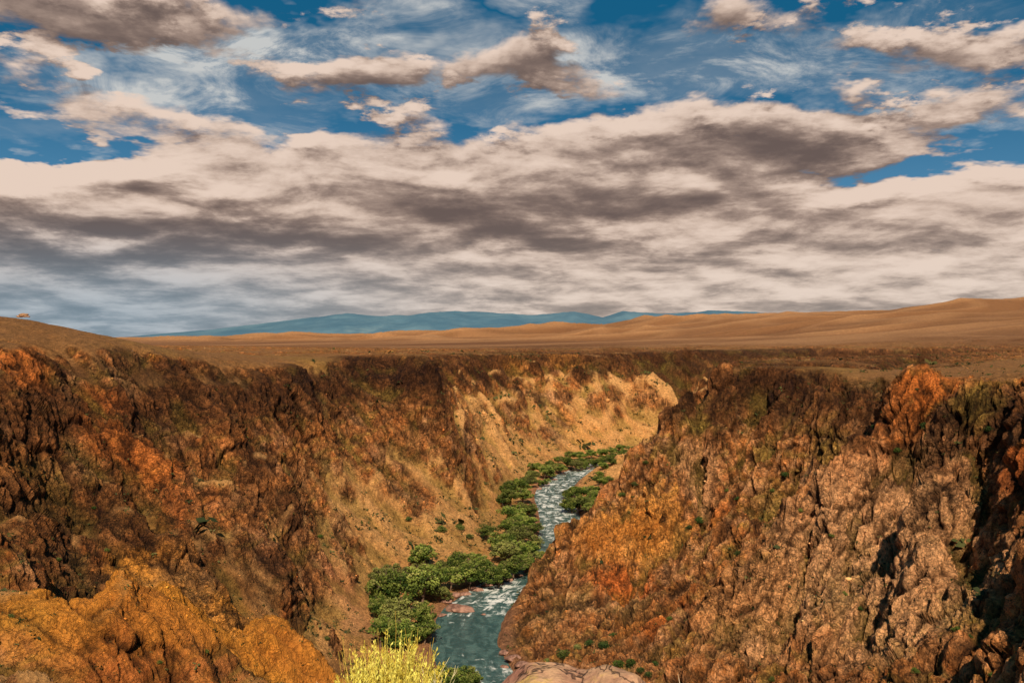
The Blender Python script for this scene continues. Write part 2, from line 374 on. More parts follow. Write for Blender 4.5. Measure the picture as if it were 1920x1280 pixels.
# coarse full base
def far_relief(x, y, hb):
    q = sstep(1000, 1600, y + .25 * x)
    a = (x * .93 + y * .37); b = (-x * .37 + y * .93)
    amp = np.clip((y - 900) / 1500, 0, 1.6) * sstep(-14, 25, hb)
    wx = 90 * fbm(x / 500, y / 500, x * 0 + 4, 3)
    r = 1 - np.abs(perlin((b + wx) / 300, a / 1100, x * 0 + 2.5)) * 2
    r2 = 1 - np.abs(perlin((b + wx * .6) / 130, a / 520, x * 0 + 7.5)) * 2
    r3 = fbm(x / 60, y / 60, x * 0 + 1, 3)
    return q * (amp * (r * 38 + r2 * 16 + r3 * 1.5 - 52) + .6 * r3)
def far_tint(x, y):
    b = (-x * .37 + y * .93); a = (x * .93 + y * .37); wx = 90 * fbm(x / 500, y / 500, x * 0 + 4, 3)
    return 1 - np.abs(perlin((b + wx) / 300, a / 1100, x * 0 + 2.5)) * 2, 1 - np.abs(perlin((b + wx * .6) / 130, a / 520, x * 0 + 7.5)) * 2, perlin((b + wx) / 300 + .12, a / 1100, x * 0 + 2.5)
def ground(x, y, hb=None):
    if hb is None: hb = base_h(x, y)
    m = sstep(-330, -290, x) * sstep(430, 390, x) * sstep(20, 40, y) * sstep(1178, 1130, y)
    hi = bilin(Hg, (x - GX[0]) / GS, (y - GY[0]) / GS)
    out = lerp(hb + far_relief(x, y, hb), hi, m)
    return out
HB = base_h(TT * DD, DD)
log('base sheet')
# arc length along each bearing on the finished ground, so that every cliff face gets its share of rows
def box(a, k, ax):
    pw = [(0, 0), (0, 0)]; pw[ax] = (k + 1, k); c = np.cumsum(np.pad(a, pw, mode='edge'), axis=ax, dtype=np.float64); n_ = c.shape[ax]
    return (np.take(c, range(2 * k + 1, n_), ax) - np.take(c, range(0, n_ - 2 * k - 1), ax)) / (2 * k + 1)
tc = tans[::6]
cf = np.interp(tans, tc, np.arange(len(tc))).astype(f32)
DF = np.repeat(dfine[:, None], NC, 1); XF = DF * tans[None]
HF = bilin(HB.astype(f32), np.repeat(cf[None], len(dfine), 0), np.repeat(np.arange(len(dfine), dtype=f32)[:, None], NC, 1))
kf = int(np.searchsorted(dfine, 1150))
ZF = HF.copy(); ZF[:kf] = ground(XF[:kf], DF[:kf], HF[:kf]); ZF[kf:, ::2] = ground(XF[kf:, ::2], DF[kf:, ::2], HF[kf:, ::2]); ZF[kf:, 1::2] = (ZF[kf:, 0:-1:2] + ZF[kf:, np.minimum(np.arange(2, NC + 1, 2), NC - 2)]) / 2
dY = np.diff(DF, axis=0); dZ = np.diff(ZF, axis=0); mid = (DF[1:] + DF[:-1]) / 2
el_ = ZF / DF; rm = np.maximum.accumulate(el_[30:], axis=0); rm = np.vstack([el_[:30], rm])
vis = box(box(box(sstep(-.07, -.004, el_ - rm).astype(f32), 8, 0), 14, 1), 14, 1)[1:]
wgt = np.where(mid < 60, .02, np.where(mid < 100, .3, 1.0)) * (1 + 1.5 * sstep(1300, 2200, mid)) * (.05 + .95 * vis)
ds = box(wgt * np.sqrt((dY * .35) ** 2 + dZ ** 2) / mid + .00006, 7, 1)
S = np.vstack([np.zeros((1, NC)), np.cumsum(ds, 0)])
log('row spacing px', float(np.median(S[-1])) / NR * 853)
D2 = np.stack([np.interp(np.linspace(0, S[-1, j], NR), S[:, j], dfine) for j in range(NC)], 1).astype(f32)
X2 = D2 * tans[None, :]; Y2 = D2
# bilinear HB lookup in (tan, ln d)
fx = np.interp(tans, tc, np.arange(len(tc))).astype(f32)[None, :] + np.zeros_like(D2)
fy = (np.log(D2) - math.log(4.0)) / (math.log(34000) - math.log(4.0)) * (len(dfine) - 1)
hb2 = bilin(HB.astype(f32), fx, fy.astype(f32))
Z2 = ground(X2, Y2, hb2)
log('sheet', Z2.shape)
def normals(X, Y, Z):
    ax = np.gradient(X, axis=1); ay = np.gradient(Y, axis=1); az = np.gradient(Z, axis=1)
    bx = np.gradient(X, axis=0); by = np.gradient(Y, axis=0); bz = np.gradient(Z, axis=0)
    nx = ay * bz - az * by; ny = az * bx - ax * bz; nz = ax * by - ay * bx
    l = np.sqrt(nx * nx + ny * ny + nz * nz) + 1e-9
    return nx / l, ny / l, nz / l
def blur(a, k):
    for ax in (0, 1):
        pw = [(0, 0), (0, 0)]; pw[ax] = (k + 1, k)
        c = np.cumsum(np.pad(a, pw, mode='edge'), axis=ax, dtype=np.float64)
        a = ((np.take(c, range(2 * k + 1, c.shape[ax]), ax) - np.take(c, range(0, c.shape[ax] - 2 * k - 1), ax)) / (2 * k + 1)).astype(f32)
    return a
nx, ny, nz = normals(blur(X2, 2), blur(Y2, 2), blur(Z2, 2))
dist = np.hypot(X2, Y2)
near = sstep(1900, 1300, dist)
rdg = bilin(rd, (X2 - GX[0]) / GS, (Y2 - GY[0]) / GS); rwg = bilin(rw, (X2 - GX[0]) / GS, (Y2 - GY[0]) / GS)
steep = 1 - nz
hardg = bilin(hn.astype(f32), (X2 - GX[0]) / GS, (Y2 - GY[0]) / GS)
right = sstep(-5, 12, X2 - np.interp(Y2, RP[:200:4, 1], RP[:200:4, 0]).astype(f32)) * sstep(440, 400, Y2)
tal = (1 - right) * sstep(-30, -50, hb2 - .5 * np.clip(X2 + 60, -60, 30)) * sstep(190, 240, Y2)
mA = fbm(X2 / 24, Y2 / 24, Z2 / 24, 4); fsl = fall(X2, Y2, Z2, 24., 8.1) - .4; fss = fall(X2, Y2, Z2, 7., 2.1) - .4; mA = mA + (1 - right) * .7 * fsl
rock = sstep(.10, .26, steep + .10 * hardg + .14 * mA + .30 * right * sstep(-13, -21, hb2) + .13 * (1 - right) * sstep(440, 520, Y2) * sstep(-52, -24, hb2) - .30 * tal + .06 * (1 - right) * (1 - tal) * sstep(-15, -25, hb2) + .08 * sstep(-45, -20, hb2) * sstep(-8, -14, hb2)) * near
nx, ny, nz0 = normals(blur(X2, 9), blur(Y2, 9), blur(Z2, 9))
rock *= sstep(rwg - 1, rwg + 10, rdg)
px, py, pz = X2, Y2, Z2
def cast0(u, v, dmin=90):
    j = int(np.clip(np.interp((u - 960) / F, tans, np.arange(NC)) + .5, 0, NC - 1)); k_ = (v - HV) / F
    hit = np.where((Z2[:, j] >= -k_ * Y2[:, j]) & (Y2[:, j] > dmin))[0]
    return None if len(hit) == 0 else (float(X2[hit[0], j]), float(Y2[hit[0], j]), float(Z2[hit[0], j]))
mB = fbm(px / 7, py / 7, pz / 9, 4, gain=.6)
farz = sstep(850, 885, Y2) * sstep(110, 150, X2) * sstep(1220, 1180, Y2) * sstep(-15, -18, hb2)
rock = np.maximum(rock, farz * .9)
for (u, v, r_) in [(40, 1150, 9), (90, 1125, 9), (140, 1090, 9), (190, 1062, 9), (240, 1056, 9), (290, 1070, 9), (130, 1130, 8), (60, 1180, 9), (345, 1100, 8), (420, 1140, 8), (500, 1180, 7), (905, 705, 16), (940, 715, 12), (975, 725, 14), (1010, 745, 12), (905, 770, 12), (940, 780, 12), (985, 800, 14), (1030, 815, 12), (1060, 735, 14), (1090, 700, 16), (1120, 760, 12), (1060, 790, 10), (1150, 745, 12), (960, 690, 12), (1180, 700, 14), (870, 870, 14), (780, 940, 12), (735, 905, 14), (680, 860, 14), (560, 1080, 12), (520, 1020, 14), (640, 1040, 6), (470, 930, 14), (700, 800, 14), (600, 820, 16), (770, 830, 14)]:
    c0 = cast0(u, v)
    if c0: rock = np.maximum(rock, sstep(1.1, .6, np.sqrt((px - c0[0]) ** 2 + ((py - c0[1]) * .6) ** 2 + (pz - c0[2]) ** 2) / r_ + .8 * mB))
# tilted bedding: blocky crags from cellular noise in a skewed frame
def frame(e1, hint):
    e1 = np.array(e1, float); e1 /= np.linalg.norm(e1); e2 = np.cross(e1, hint); e2 /= np.linalg.norm(e2); return e1, e2, np.cross(e1, e2)
def q_in(fr): return tuple((px * e[0] + py * e[1] + pz * e[2]).astype(f32) for e in fr)
qa = q_in(frame((.72, -.25, -.64), (.2, .3, 1))); qb = q_in(frame((.42, .25, .87), (.3, 1, .1)))
rb = sstep(.3, .7, right)
qz = lerp(qa[0], qb[0], rb) / 2.3; qx = lerp(qa[1], qb[1], rb); qy = lerp(qa[2], qb[2], rb)
wx = fbm(px / 14, py / 14, pz / 14, 3) * 5
f1, f2, cv = worley((qx + wx) / 9, (qy + wx) / 9, (qz - wx) / 9)
g1, g2, cv2 = worley((qx + wx * .4) / 3.3, (qy - wx * .3) / 3.3, (qz + wx * .25) / 3.3)
k1, k2, cv3 = worley((qx + wx * .3) / 1.5, (qy + wx * .2) / 1.5, (qz) / 1.3)
bx = qx * .5 + qy * .3 + qz * .8          # across the bedding
rf = fbm(qx / 9, qy / 9, qz / 9, 6, gain=.6, ridged=True)
bed = fbm(qx / 2.6, qy / 18, qz / 10, 4, gain=.65, ridged=True)
crack = sstep(.0, .16, f2 - f1); crack2 = sstep(.0, .2, g2 - g1)
disp = rock * ((cv - .5) * 2.2 + (crack - 1) * 1.2 + (cv2 - .5) * .9 + (crack2 - 1) * .5 + (cv3 - .5) * .4 * sstep(600, 250, dist) + (rf - .3) * 2.2 + (bed - .3) * 1.7)
small = fbm(px / 2.2, py / 2.2, pz / 2.2, 4, gain=.6)
disp += (1 - rock) * near * (small * .35 * sstep(-101, -99, Z2) + sstep(.25, .6, small) * .35 * sstep(-14, -20, hb2))
ocm = sstep(178, 166, Y2) * sstep(-20, -32, X2); disp = disp * (1 - .3 * ocm)
disp *= sstep(8, 40, dist) * (.68 + .32 * right)
X3 = X2 + nx * disp; Y3 = Y2 + ny * disp; Z3 = Z2 + nz0 * disp
log('displaced')

# ------------------------------------------------------------------ ground colours (albedo)
def C(r, g, b): return np.array([r, g, b], f32)
dark = C(.115, .048, .019); brown = C(.30, .125, .040); rust = C(.42, .135, .030); orange = C(1.25, .56, .085)
pink = C(.66, .38, .20); talus = C(.48, .27, .105); olive = C(.20, .155, .035); plain = C(.29, .155, .062); grey = C(.25, .16, .10)
def mix(c, col, t): return c + (col - c) * t[..., None]
m1 = fbm(px / 26, py / 26, pz / 26, 4); m2 = fbm(px / 9 + 40, py / 9, pz / 14, 5, gain=.68); m3 = fbm(px / 70, py / 70 + 11, pz / 50, 3)
m4 = fbm(px / 3.0, py / 3.0 + 7, pz / 3.6, 4, gain=.65)
col = np.broadcast_to(talus, X2.shape + (3,)).copy()
# slopes: talus with streaks of olive scrub
col = mix(col, brown, sstep(-.1, .5, m2 + .4 * m4) * .55)
col = mix(col, olive, sstep(.0, .45, m1 + .5 * m4 - .02) * .5)
plat = sstep(-19, -13, hb2)
col = mix(col, plain * 1.0, plat)
pm = fbm(px / 5, py / 5, pz * 0, 4, gain=.6)
col = mix(col, brown * 1.1, plat * sstep(.05, .5, pm) * .45)
col = mix(col, olive * 1.5, plat * sstep(.0, .6, m3 + .3 * pm) * .35)
# rock
rc = np.broadcast_to(brown, X2.shape + (3,)).copy()
rc = mix(rc, rust, sstep(.0, .4, m2) * .8)
rc = mix(rc, pink, sstep(.1, .45, m1 - .3 * m2) * .75)
rc = mix(rc, dark, sstep(.0, .4, m3 + .5 * m4 - .15 - .15 * right) * .6)
rc = mix(rc, pink * .9, right * sstep(-.2, .4, m4 + .4 * m2) * .5 * sstep(-14, -30, Z3))
rc = mix(rc, grey, sstep(.1, .5, -m1 + .3 * m4) * .5)
ms = fbm(qx / 3.0, qy / 4.5, qz / 5, 5, gain=.7); ml = fbm(px / 18, py / 18, (pz - px * .3) / 3.0, 4, gain=.6)
rc = mix(rc, dark, sstep(.08, .36, ms) * .72); rc = mix(rc, C(.56, .33, .18), sstep(.15, .5, -ms) * (.3 + .15 * right))
rc = mix(rc, olive, sstep(.05, .32, ml) * .55)
rsg = bilin(rs, (X2 - GX[0]) / GS, (Y2 - GY[0]) / GS); ing = sstep(440, 520, Y2) * sstep(1150, 1000, Y2)
fs = fsl * .5 + fss * .5 + .5 * m4; ing = (1 - right) * sstep(1150, 1000, Y2)
rc = mix(rc, dark * .8, (1 - right) * sstep(.0, .45, -fs + .3 * m2) * .5)
col = mix(col, C(.56, .34, .15), ing * sstep(.1, .45, fs) * .5 * sstep(-14, -24, Z2)); col = mix(col, C(.20, .10, .035), ing * sstep(.05, .4, -fs) * .65 * sstep(-14, -24, Z2))
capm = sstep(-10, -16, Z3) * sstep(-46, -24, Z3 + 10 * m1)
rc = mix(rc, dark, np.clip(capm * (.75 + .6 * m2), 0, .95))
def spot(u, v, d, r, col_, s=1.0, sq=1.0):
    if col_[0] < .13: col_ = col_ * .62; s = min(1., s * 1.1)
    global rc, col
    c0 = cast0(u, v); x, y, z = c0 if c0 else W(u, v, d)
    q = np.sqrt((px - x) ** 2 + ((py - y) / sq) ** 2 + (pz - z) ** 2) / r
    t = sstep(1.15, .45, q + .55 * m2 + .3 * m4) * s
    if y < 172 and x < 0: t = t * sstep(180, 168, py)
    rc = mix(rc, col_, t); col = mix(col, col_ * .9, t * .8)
for q in [(225, 1075, 143, 17, orange, 1), (280, 1085, 143, 13, orange, .9), (130, 1130, 133, 15, orange, .75), (330, 1120, 148, 14, orange, .8), (430, 1160, 154, 14, orange, .9), (520, 1205, 160, 12, orange, .9), (280, 1200, 130, 16, rust, .5), (600, 1240, 164, 9, orange, .5),
          (1190, 1000, 345, 26, C(.72, .34, .085), .95), (1120, 1010, 345, 16, C(.55, .26, .08), .7), (1160, 1130, 295, 16, C(.52, .14, .03), .8), (1230, 1170, 288, 16, C(.55, .17, .04), .8), (1360, 980, 330, 10, rust, .7),
          (1740, 730, 248, 13, C(.55, .17, .035), .9), (1690, 800, 248, 9, C(.55, .18, .04), .6), (1650, 870, 255, 9, rust, .7), (1910, 850, 176, 12, C(.45, .13, .03), .8), (1600, 900, 262, 10, rust, .6),
          (1650, 1000, 220, 30, pink, .85), (1580, 1100, 205, 28, pink, .9), (1480, 1180, 215, 22, pink, .85), (1700, 1150, 180, 24, pink, .8), (1750, 1000, 180, 16, pink, .7), (1450, 700, 390, 22, dark, .7), (1480, 760, 370, 20, dark, .5), (1830, 1090, 180, 6, dark * .5, .9), (1850, 950, 180, 7, dark * .6, .8), (1300, 870, 362, 12, pink, .6), (1320, 930, 350, 12, pink, .6), (1400, 1100, 240, 18, C(.5, .25, .1), .6),
          (890, 765, 478, 12, C(.70, .42, .17), .8), (925, 800, 520, 16, C(.66, .39, .16), .8), (970, 835, 560, 18, C(.60, .32, .11), .6), (1100, 800, 740, 30, C(.55, .27, .09), .6), (1060, 680, 760, 26, C(.50, .22, .05), .7), (960, 690, 680, 20, C(.50, .22, .05), .6), (1240, 750, 815, 14, C(.36, .18, .07), .7), (1200, 730, 815, 14, brown, .6), (1150, 740, 815, 12, dark, .5), (1180, 770, 815, 12, C(.42, .22, .08), .6),
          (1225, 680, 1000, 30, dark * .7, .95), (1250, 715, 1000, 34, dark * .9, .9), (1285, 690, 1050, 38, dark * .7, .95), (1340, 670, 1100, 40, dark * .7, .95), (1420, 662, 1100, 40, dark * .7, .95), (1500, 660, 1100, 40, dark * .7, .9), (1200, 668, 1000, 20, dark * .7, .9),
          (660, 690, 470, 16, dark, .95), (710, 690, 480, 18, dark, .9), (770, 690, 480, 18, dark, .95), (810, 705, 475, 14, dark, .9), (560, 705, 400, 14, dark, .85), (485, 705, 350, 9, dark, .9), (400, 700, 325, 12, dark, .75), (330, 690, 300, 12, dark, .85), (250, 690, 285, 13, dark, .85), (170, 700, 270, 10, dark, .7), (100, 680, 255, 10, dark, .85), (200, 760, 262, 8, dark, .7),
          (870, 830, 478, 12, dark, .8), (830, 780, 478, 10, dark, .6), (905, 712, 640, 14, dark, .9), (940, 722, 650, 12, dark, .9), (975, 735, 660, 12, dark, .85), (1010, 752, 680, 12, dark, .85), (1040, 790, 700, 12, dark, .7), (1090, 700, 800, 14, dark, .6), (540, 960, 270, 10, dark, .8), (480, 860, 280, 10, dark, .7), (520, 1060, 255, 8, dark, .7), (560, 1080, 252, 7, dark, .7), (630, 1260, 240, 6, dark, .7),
          (1330, 800, 376, 12, dark, .5), (1520, 720, 370, 12, dark, .7), (1440, 745, 380, 12, dark, .7), (1720, 900, 235, 8, dark, .5), (1440, 860, 340, 10, olive, .7), (1300, 800, 380, 8, olive, .7), (1560, 860, 290, 12, olive, .6), (1250, 860, 370, 8, olive, .6), (1830, 760, 225, 8, olive, .6), (1450, 960, 310, 12, olive, .5),
          (330, 980, 230, 10, rust, .7), (360, 950, 262, 10, C(.5, .16, .04), .6), (300, 870, 262, 12, rust, .7), (200, 820, 240, 12, rust, .6), (40, 700, 225, 12, C(.42, .13, .03), .7), (60, 1000, 180, 18, brown * .7, .8), (150, 980, 200, 18, brown * .8, .8), (20, 900, 190, 16, brown * .8, .6), (260, 1000, 215, 12, brown * .8, .7), (360, 1050, 225, 12, brown * .7, .7), (460, 1110, 216, 12, brown * .7, .6), (180, 760, 250, 10, C(.42, .13, .03), .5), (640, 1100, 300, 14, C(.48, .2, .1), .5), (690, 1180, 280, 14, C(.42, .2, .12), .5)]:
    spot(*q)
crk = np.clip(1 - .5 * (1 - crack) - .35 * (1 - crack2), .3, 1)  # shade inside the rock cracks painted as darker colour
rc = rc * (crk * (.92 + .16 * cv2) * (.9 + .2 * cv3) * np.clip(.8 + .8 * (rf - .3), .6, 1.3))[..., None] * (1.85 - .12 * right)[..., None]
rc = mix(rc, olive * .9, sstep(.62, .8, nz + .1 * m4) * sstep(.0, .35, m1 + .4 * m2) * .5)
rc = mix(rc, dark * .7, farz * .7 * (.75 + .5 * m2)); rc = mix(rc, olive * .7, farz * sstep(0, .3, m1) * .4)
m6 = fbm(px / 7, py / 7 + 3, pz / 6, 6, gain=.88)
tex = np.clip(1 + 1.15 * m6, .35, 1.8)
col = col * (1 + (tex - 1) * (.55 - .35 * plat))[..., None]; rc = rc * tex[..., None]
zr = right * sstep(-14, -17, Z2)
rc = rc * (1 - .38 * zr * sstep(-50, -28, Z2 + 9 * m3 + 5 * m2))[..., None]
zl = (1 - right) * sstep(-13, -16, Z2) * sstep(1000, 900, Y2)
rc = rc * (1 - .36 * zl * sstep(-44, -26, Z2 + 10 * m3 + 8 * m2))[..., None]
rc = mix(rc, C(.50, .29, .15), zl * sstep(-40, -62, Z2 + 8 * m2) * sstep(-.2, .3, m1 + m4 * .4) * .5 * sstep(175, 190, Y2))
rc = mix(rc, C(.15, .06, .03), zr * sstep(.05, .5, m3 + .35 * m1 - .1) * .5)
# curvature shading painted into the colour: hollows darker, edges paler, olive scrub in gullies
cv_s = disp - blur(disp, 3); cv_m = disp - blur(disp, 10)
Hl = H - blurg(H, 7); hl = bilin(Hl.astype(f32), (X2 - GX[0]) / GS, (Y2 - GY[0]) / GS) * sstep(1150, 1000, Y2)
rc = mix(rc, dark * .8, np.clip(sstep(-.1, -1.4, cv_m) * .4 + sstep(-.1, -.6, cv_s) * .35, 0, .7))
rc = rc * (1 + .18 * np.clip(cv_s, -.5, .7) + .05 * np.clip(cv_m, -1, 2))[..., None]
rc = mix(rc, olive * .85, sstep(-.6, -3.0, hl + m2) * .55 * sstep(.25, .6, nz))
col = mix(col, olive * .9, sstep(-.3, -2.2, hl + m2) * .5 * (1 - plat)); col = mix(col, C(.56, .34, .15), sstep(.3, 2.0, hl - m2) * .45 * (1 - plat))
for (u, v, r_) in [(225, 1062, 13), (275, 1075, 11), (320, 1100, 10), (180, 1085, 11), (400, 1140, 9), (450, 1165, 8), (520, 1200, 8), (580, 1240, 7), (250, 1110, 10), (1190, 1000, 14), (1130, 1010, 10)]:
    c0 = cast0(u, v)
    if c0:
        t_ = sstep(1.15, .5, np.sqrt((px - c0[0]) ** 2 + (py - c0[1]) ** 2 + (pz - c0[2]) ** 2) / r_ + .7 * m2 + .25 * m4) 
        if u < 700: t_ = t_ * sstep(178, 166, py)
        rc = mix(rc, C(.74, .29, .055) * (1.0 if u < 700 else .85), t_ * .62)
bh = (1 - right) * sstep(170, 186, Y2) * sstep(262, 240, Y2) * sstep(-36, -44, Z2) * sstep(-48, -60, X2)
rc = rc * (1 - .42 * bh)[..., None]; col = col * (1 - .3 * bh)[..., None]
col = col * (1 + .28 * (1 - right) * (1 - plat))[..., None]
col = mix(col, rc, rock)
# river margin: wet cobbles
col = mix(col, C(.30, .155, .10), sstep(rwg + 9, rwg + 3, rdg + 3 * m2) * sstep(-93, -97, Z2) * .8)
hillm = sstep(1100, 1600, Y2 + .25 * X2)
hr = far_relief(X2, Y2, hb2)
col = mix(col, C(.225, .118, .060), hillm * .88)
tr1, tr2, tr3 = far_tint(X2, Y2)  # hill ridge light and shade painted by tint: pale crests, one dark flank
col = mix(col, C(.38, .22, .115), hillm * np.clip(sstep(.72, .97, tr1) * .7 + sstep(.75, .97, tr2) * .4, 0, .85))
col = mix(col, C(.12, .050, .024), hillm * np.clip(sstep(.1, .45, np.abs(tr3)) * (tr3 < 0) * .55 + sstep(.4, -.1, tr2) * .3, 0, .8))
# dark far scarps
sc = sstep(.03, .12, steep) * sstep(650, 900, Y2) * sstep(1400, 1200, Y2) * sstep(-30, -16, Z3) * sstep(-9, -12, Z3)
col = mix(col, dark, sc * .7)
col *= (1 + .30 * m4 + .15 * pm)[..., None]
col = col * np.array([1.08, .90, .72], f32); col = np.maximum(col, .008); pk = col.max(-1, keepdims=True); col = col * (np.where(pk > .45, .45 + .4 * np.tanh((pk - .45) / .4), pk) / pk)
log('coloured')

# ------------------------------------------------------------------ materials
class Sk:
    """socket wrapper: arithmetic builds Math nodes"""
    nt = None
    def __init__(s, o): s.o = o
    @staticmethod
    def m(op, *a, clamp=False):
        nd = Sk.nt.nodes.new('ShaderNodeMath'); nd.operation = op; nd.use_clamp = clamp
        for i, q in enumerate(a):
            if isinstance(q, Sk): Sk.nt.links.new(q.o, nd.inputs[i])
            else: nd.inputs[i].default_value = float(q)
        return Sk(nd.outputs[0])
    def __add__(a, b): return Sk.m('ADD', a, b)
    __radd__ = __add__
    def __sub__(a, b): return Sk.m('SUBTRACT', a, b)
    def __rsub__(a, b): return Sk.m('SUBTRACT', b, a)
    def __mul__(a, b): return Sk.m('MULTIPLY', a, b)
    __rmul__ = __mul__
    def __truediv__(a, b): return Sk.m('DIVIDE', a, b)
    def __rtruediv__(a, b): return Sk.m('DIVIDE', b, a)
def ss(lo, hi, x):
    nd = Sk.nt.nodes.new('ShaderNodeMapRange'); nd.interpolation_type = 'SMOOTHSTEP'
    nd.inputs['From Min'].default_value = lo; nd.inputs['From Max'].default_value = hi
    Sk.nt.links.new(x.o, nd.inputs['Value']); return Sk(nd.outputs['Result'])
def vec(x, y, z):
    nd = Sk.nt.nodes.new('ShaderNodeCombineXYZ')
    for i, q in enumerate((x, y, z)):
        if isinstance(q, Sk): Sk.nt.links.new(q.o, nd.inputs[i])
        else: nd.inputs[i].default_value = q
    return Sk(nd.outputs[0])
def noise(v, scale, detail=4, rough=.55, dist=0, color=False):
    nd = Sk.nt.nodes.new('ShaderNodeTexNoise'); nd.inputs['Scale'].default_value = scale; nd.inputs['Detail'].default_value = detail
    nd.inputs['Roughness'].default_value = rough; nd.inputs['Distortion'].default_value = dist
    if v is not None: Sk.nt.links.new(v.o, nd.inputs['Vector'])
    return Sk(nd.outputs['Color' if color else 'Fac'])
def voro(v, scale, feature='F1', out='Distance'):
    nd = Sk.nt.nodes.new('ShaderNodeTexVoronoi'); nd.inputs['Scale'].default_value = scale; nd.feature = feature
    if v is not None: Sk.nt.links.new(v.o, nd.inputs['Vector'])
    return Sk(nd.outputs[out])
def rgb(r, g, b):
    nd = Sk.nt.nodes.new('ShaderNodeRGB'); nd.outputs[0].default_value = (r, g, b, 1); return Sk(nd.outputs[0])
def cmix(a, b, t, mode='MIX'):
    nd = Sk.nt.nodes.new('ShaderNodeMix'); nd.data_type = 'RGBA'; nd.blend_type = mode
    for q, key in ((t, 0), (a, 6), (b, 7)):
        if isinstance(q, Sk): Sk.nt.links.new(q.o, nd.inputs[key])
        elif key == 0: nd.inputs[0].default_value = q
        else: nd.inputs[key].default_value = tuple(q) + (1,)
    return Sk(nd.outputs[2])
def scale_c(c, s):
    nd = Sk.nt.nodes.new('ShaderNodeVectorMath'); nd.operation = 'SCALE'; Sk.nt.links.new(c.o, nd.inputs[0])
    if isinstance(s, Sk): Sk.nt.links.new(s.o, nd.inputs['Scale'])
    else: nd.inputs['Scale'].default_value = s
    return Sk(nd.outputs[0])
def attr(name, out='Color'):
    nd = Sk.nt.nodes.new('ShaderNodeAttribute'); nd.attribute_name = name; return Sk(nd.outputs[out])
def new_mat(name):
    m = bpy.data.materials.new(name); m.use_nodes = True; Sk.nt = m.node_tree
    b = m.node_tree.nodes['Principled BSDF']; return m, b
def link(a, sock): Sk.nt.links.new(a.o, sock)
def pos():
    return Sk(Sk.nt.nodes.new('ShaderNodeNewGeometry').outputs['Position'])
def objco():
    return Sk(Sk.nt.nodes.new('ShaderNodeTexCoord').outputs['Object'])
def bump(h, strength, distance, normal=None):
    nd = Sk.nt.nodes.new('ShaderNodeBump'); nd.inputs['Strength'].default_value = strength; nd.inputs['Distance'].default_value = distance
    Sk.nt.links.new(h.o, nd.inputs['Height'])
    if normal is not None: Sk.nt.links.new(normal.o, nd.inputs['Normal'])
    return Sk(nd.outputs[0])
def matte(b, rough=.9):
    b.inputs['Roughness'].default_value = rough; b.inputs['Specular IOR Level'].default_value = .15

def mat_terrain():
    m, b = new_mat('canyon_ground'); P = pos(); matte(b, .95)
    c = attr('albedo'); rk = attr('rock', 'Fac')
    a = noise(P, .55, 6, .7); d = noise(P, 1.9, 5, .7); v = voro(P, .8)
    f = (a - .5) * 2.2 + (d - .5) * 2.4 + 1.06 + rk * .08
    wv_ = Sk(Sk.nt.nodes.new('ShaderNodeVectorMath').outputs[0]); Sk.nt.links.new(P.o, wv_.o.node.inputs[0]); Sk.nt.links.new(noise(P, .25, 4, .6, color=True).o, wv_.o.node.inputs[1]); wv_.o.node.operation = 'ADD'
    mp = Sk.nt.nodes.new('ShaderNodeMapping'); mp.inputs['Rotation'].default_value = (.3, .5, .2); mp.inputs['Scale'].default_value = (1, 1, .55); Sk.nt.links.new(wv_.o, mp.inputs[0]); Q = Sk(mp.outputs[0])
    e1 = voro(Q, .22, 'DISTANCE_TO_EDGE'); e2 = voro(Q, .62, 'DISTANCE_TO_EDGE')
    ck = ss(.48, .62, noise(P, .09, 3)); f = f * (1 - rk * ck * (ss(.07, .0, e1) * .5 + ss(.08, .0, e2) * .3))
    ln1 = Sk.m('ABSOLUTE', noise(P, .22, 6, .62, .6) - .5); ln2 = Sk.m('ABSOLUTE', noise(Q, .75, 5, .62, .4) - .5)
    lk = ss(.022, .0, ln1) * .45 + ss(.026, .0, ln2) * .32; f = f * (1 - lk * (rk * .75 + .2)); hc = lk
    sk = noise(P, .8, 7, .85); f = f * (1 - ss(.47, .36, sk) * .65) * (1 + ss(.56, .68, sk) * .55); f = f + (1.0 - f) * attr('calm', 'Fac') * .5; f = Sk.m('MAXIMUM', f, .12)
    c = scale_c(c, f)
    # pebbles and tiny tufts on the looser ground
    sp = voro(P, 1.1, 'F1', 'Distance'); tuft = ss(.22, .12, sp) * ss(.45, .6, noise(P, .12, 3)) * (1 - rk * .6)
    c = cmix(c, (.055, .06, .015), tuft * .6)
    link(c, b.inputs['Base Color'])
    h = hc * (-1.0) * rk + a * 1.3 + d * .8 + v * .4 * rk + rk * ck * (ss(.0, .10, e1) * .5 + ss(.0, .12, e2) * .3)
    link(bump(h, 1.0, 1.3), b.inputs['Normal'])
    return m
def set_geo(me, verts, quads):
    me.vertices.add(len(verts)); me.vertices.foreach_set('co', np.ascontiguousarray(verts, dtype=f32).ravel())
    q = np.ascontiguousarray(quads, dtype=np.int32); nl = q.size; k = q.shape[1]
    me.loops.add(nl); me.loops.foreach_set('vertex_index', q.ravel())
    me.polygons.add(len(q)); me.polygons.foreach_set('loop_start', np.arange(0, nl, k, dtype=np.int32)); 
    me.update(calc_edges=True)
def grid_quads(nr, nc):
    i = np.arange(nr * nc, dtype=np.int32).reshape(nr, nc)
    return np.stack([i[:-1, :-1], i[:-1, 1:], i[1:, 1:], i[1:, :-1]], -1).reshape(-1, 4)
def smooth(me): me.polygons.foreach_set('use_smooth', np.ones(len(me.polygons), bool))
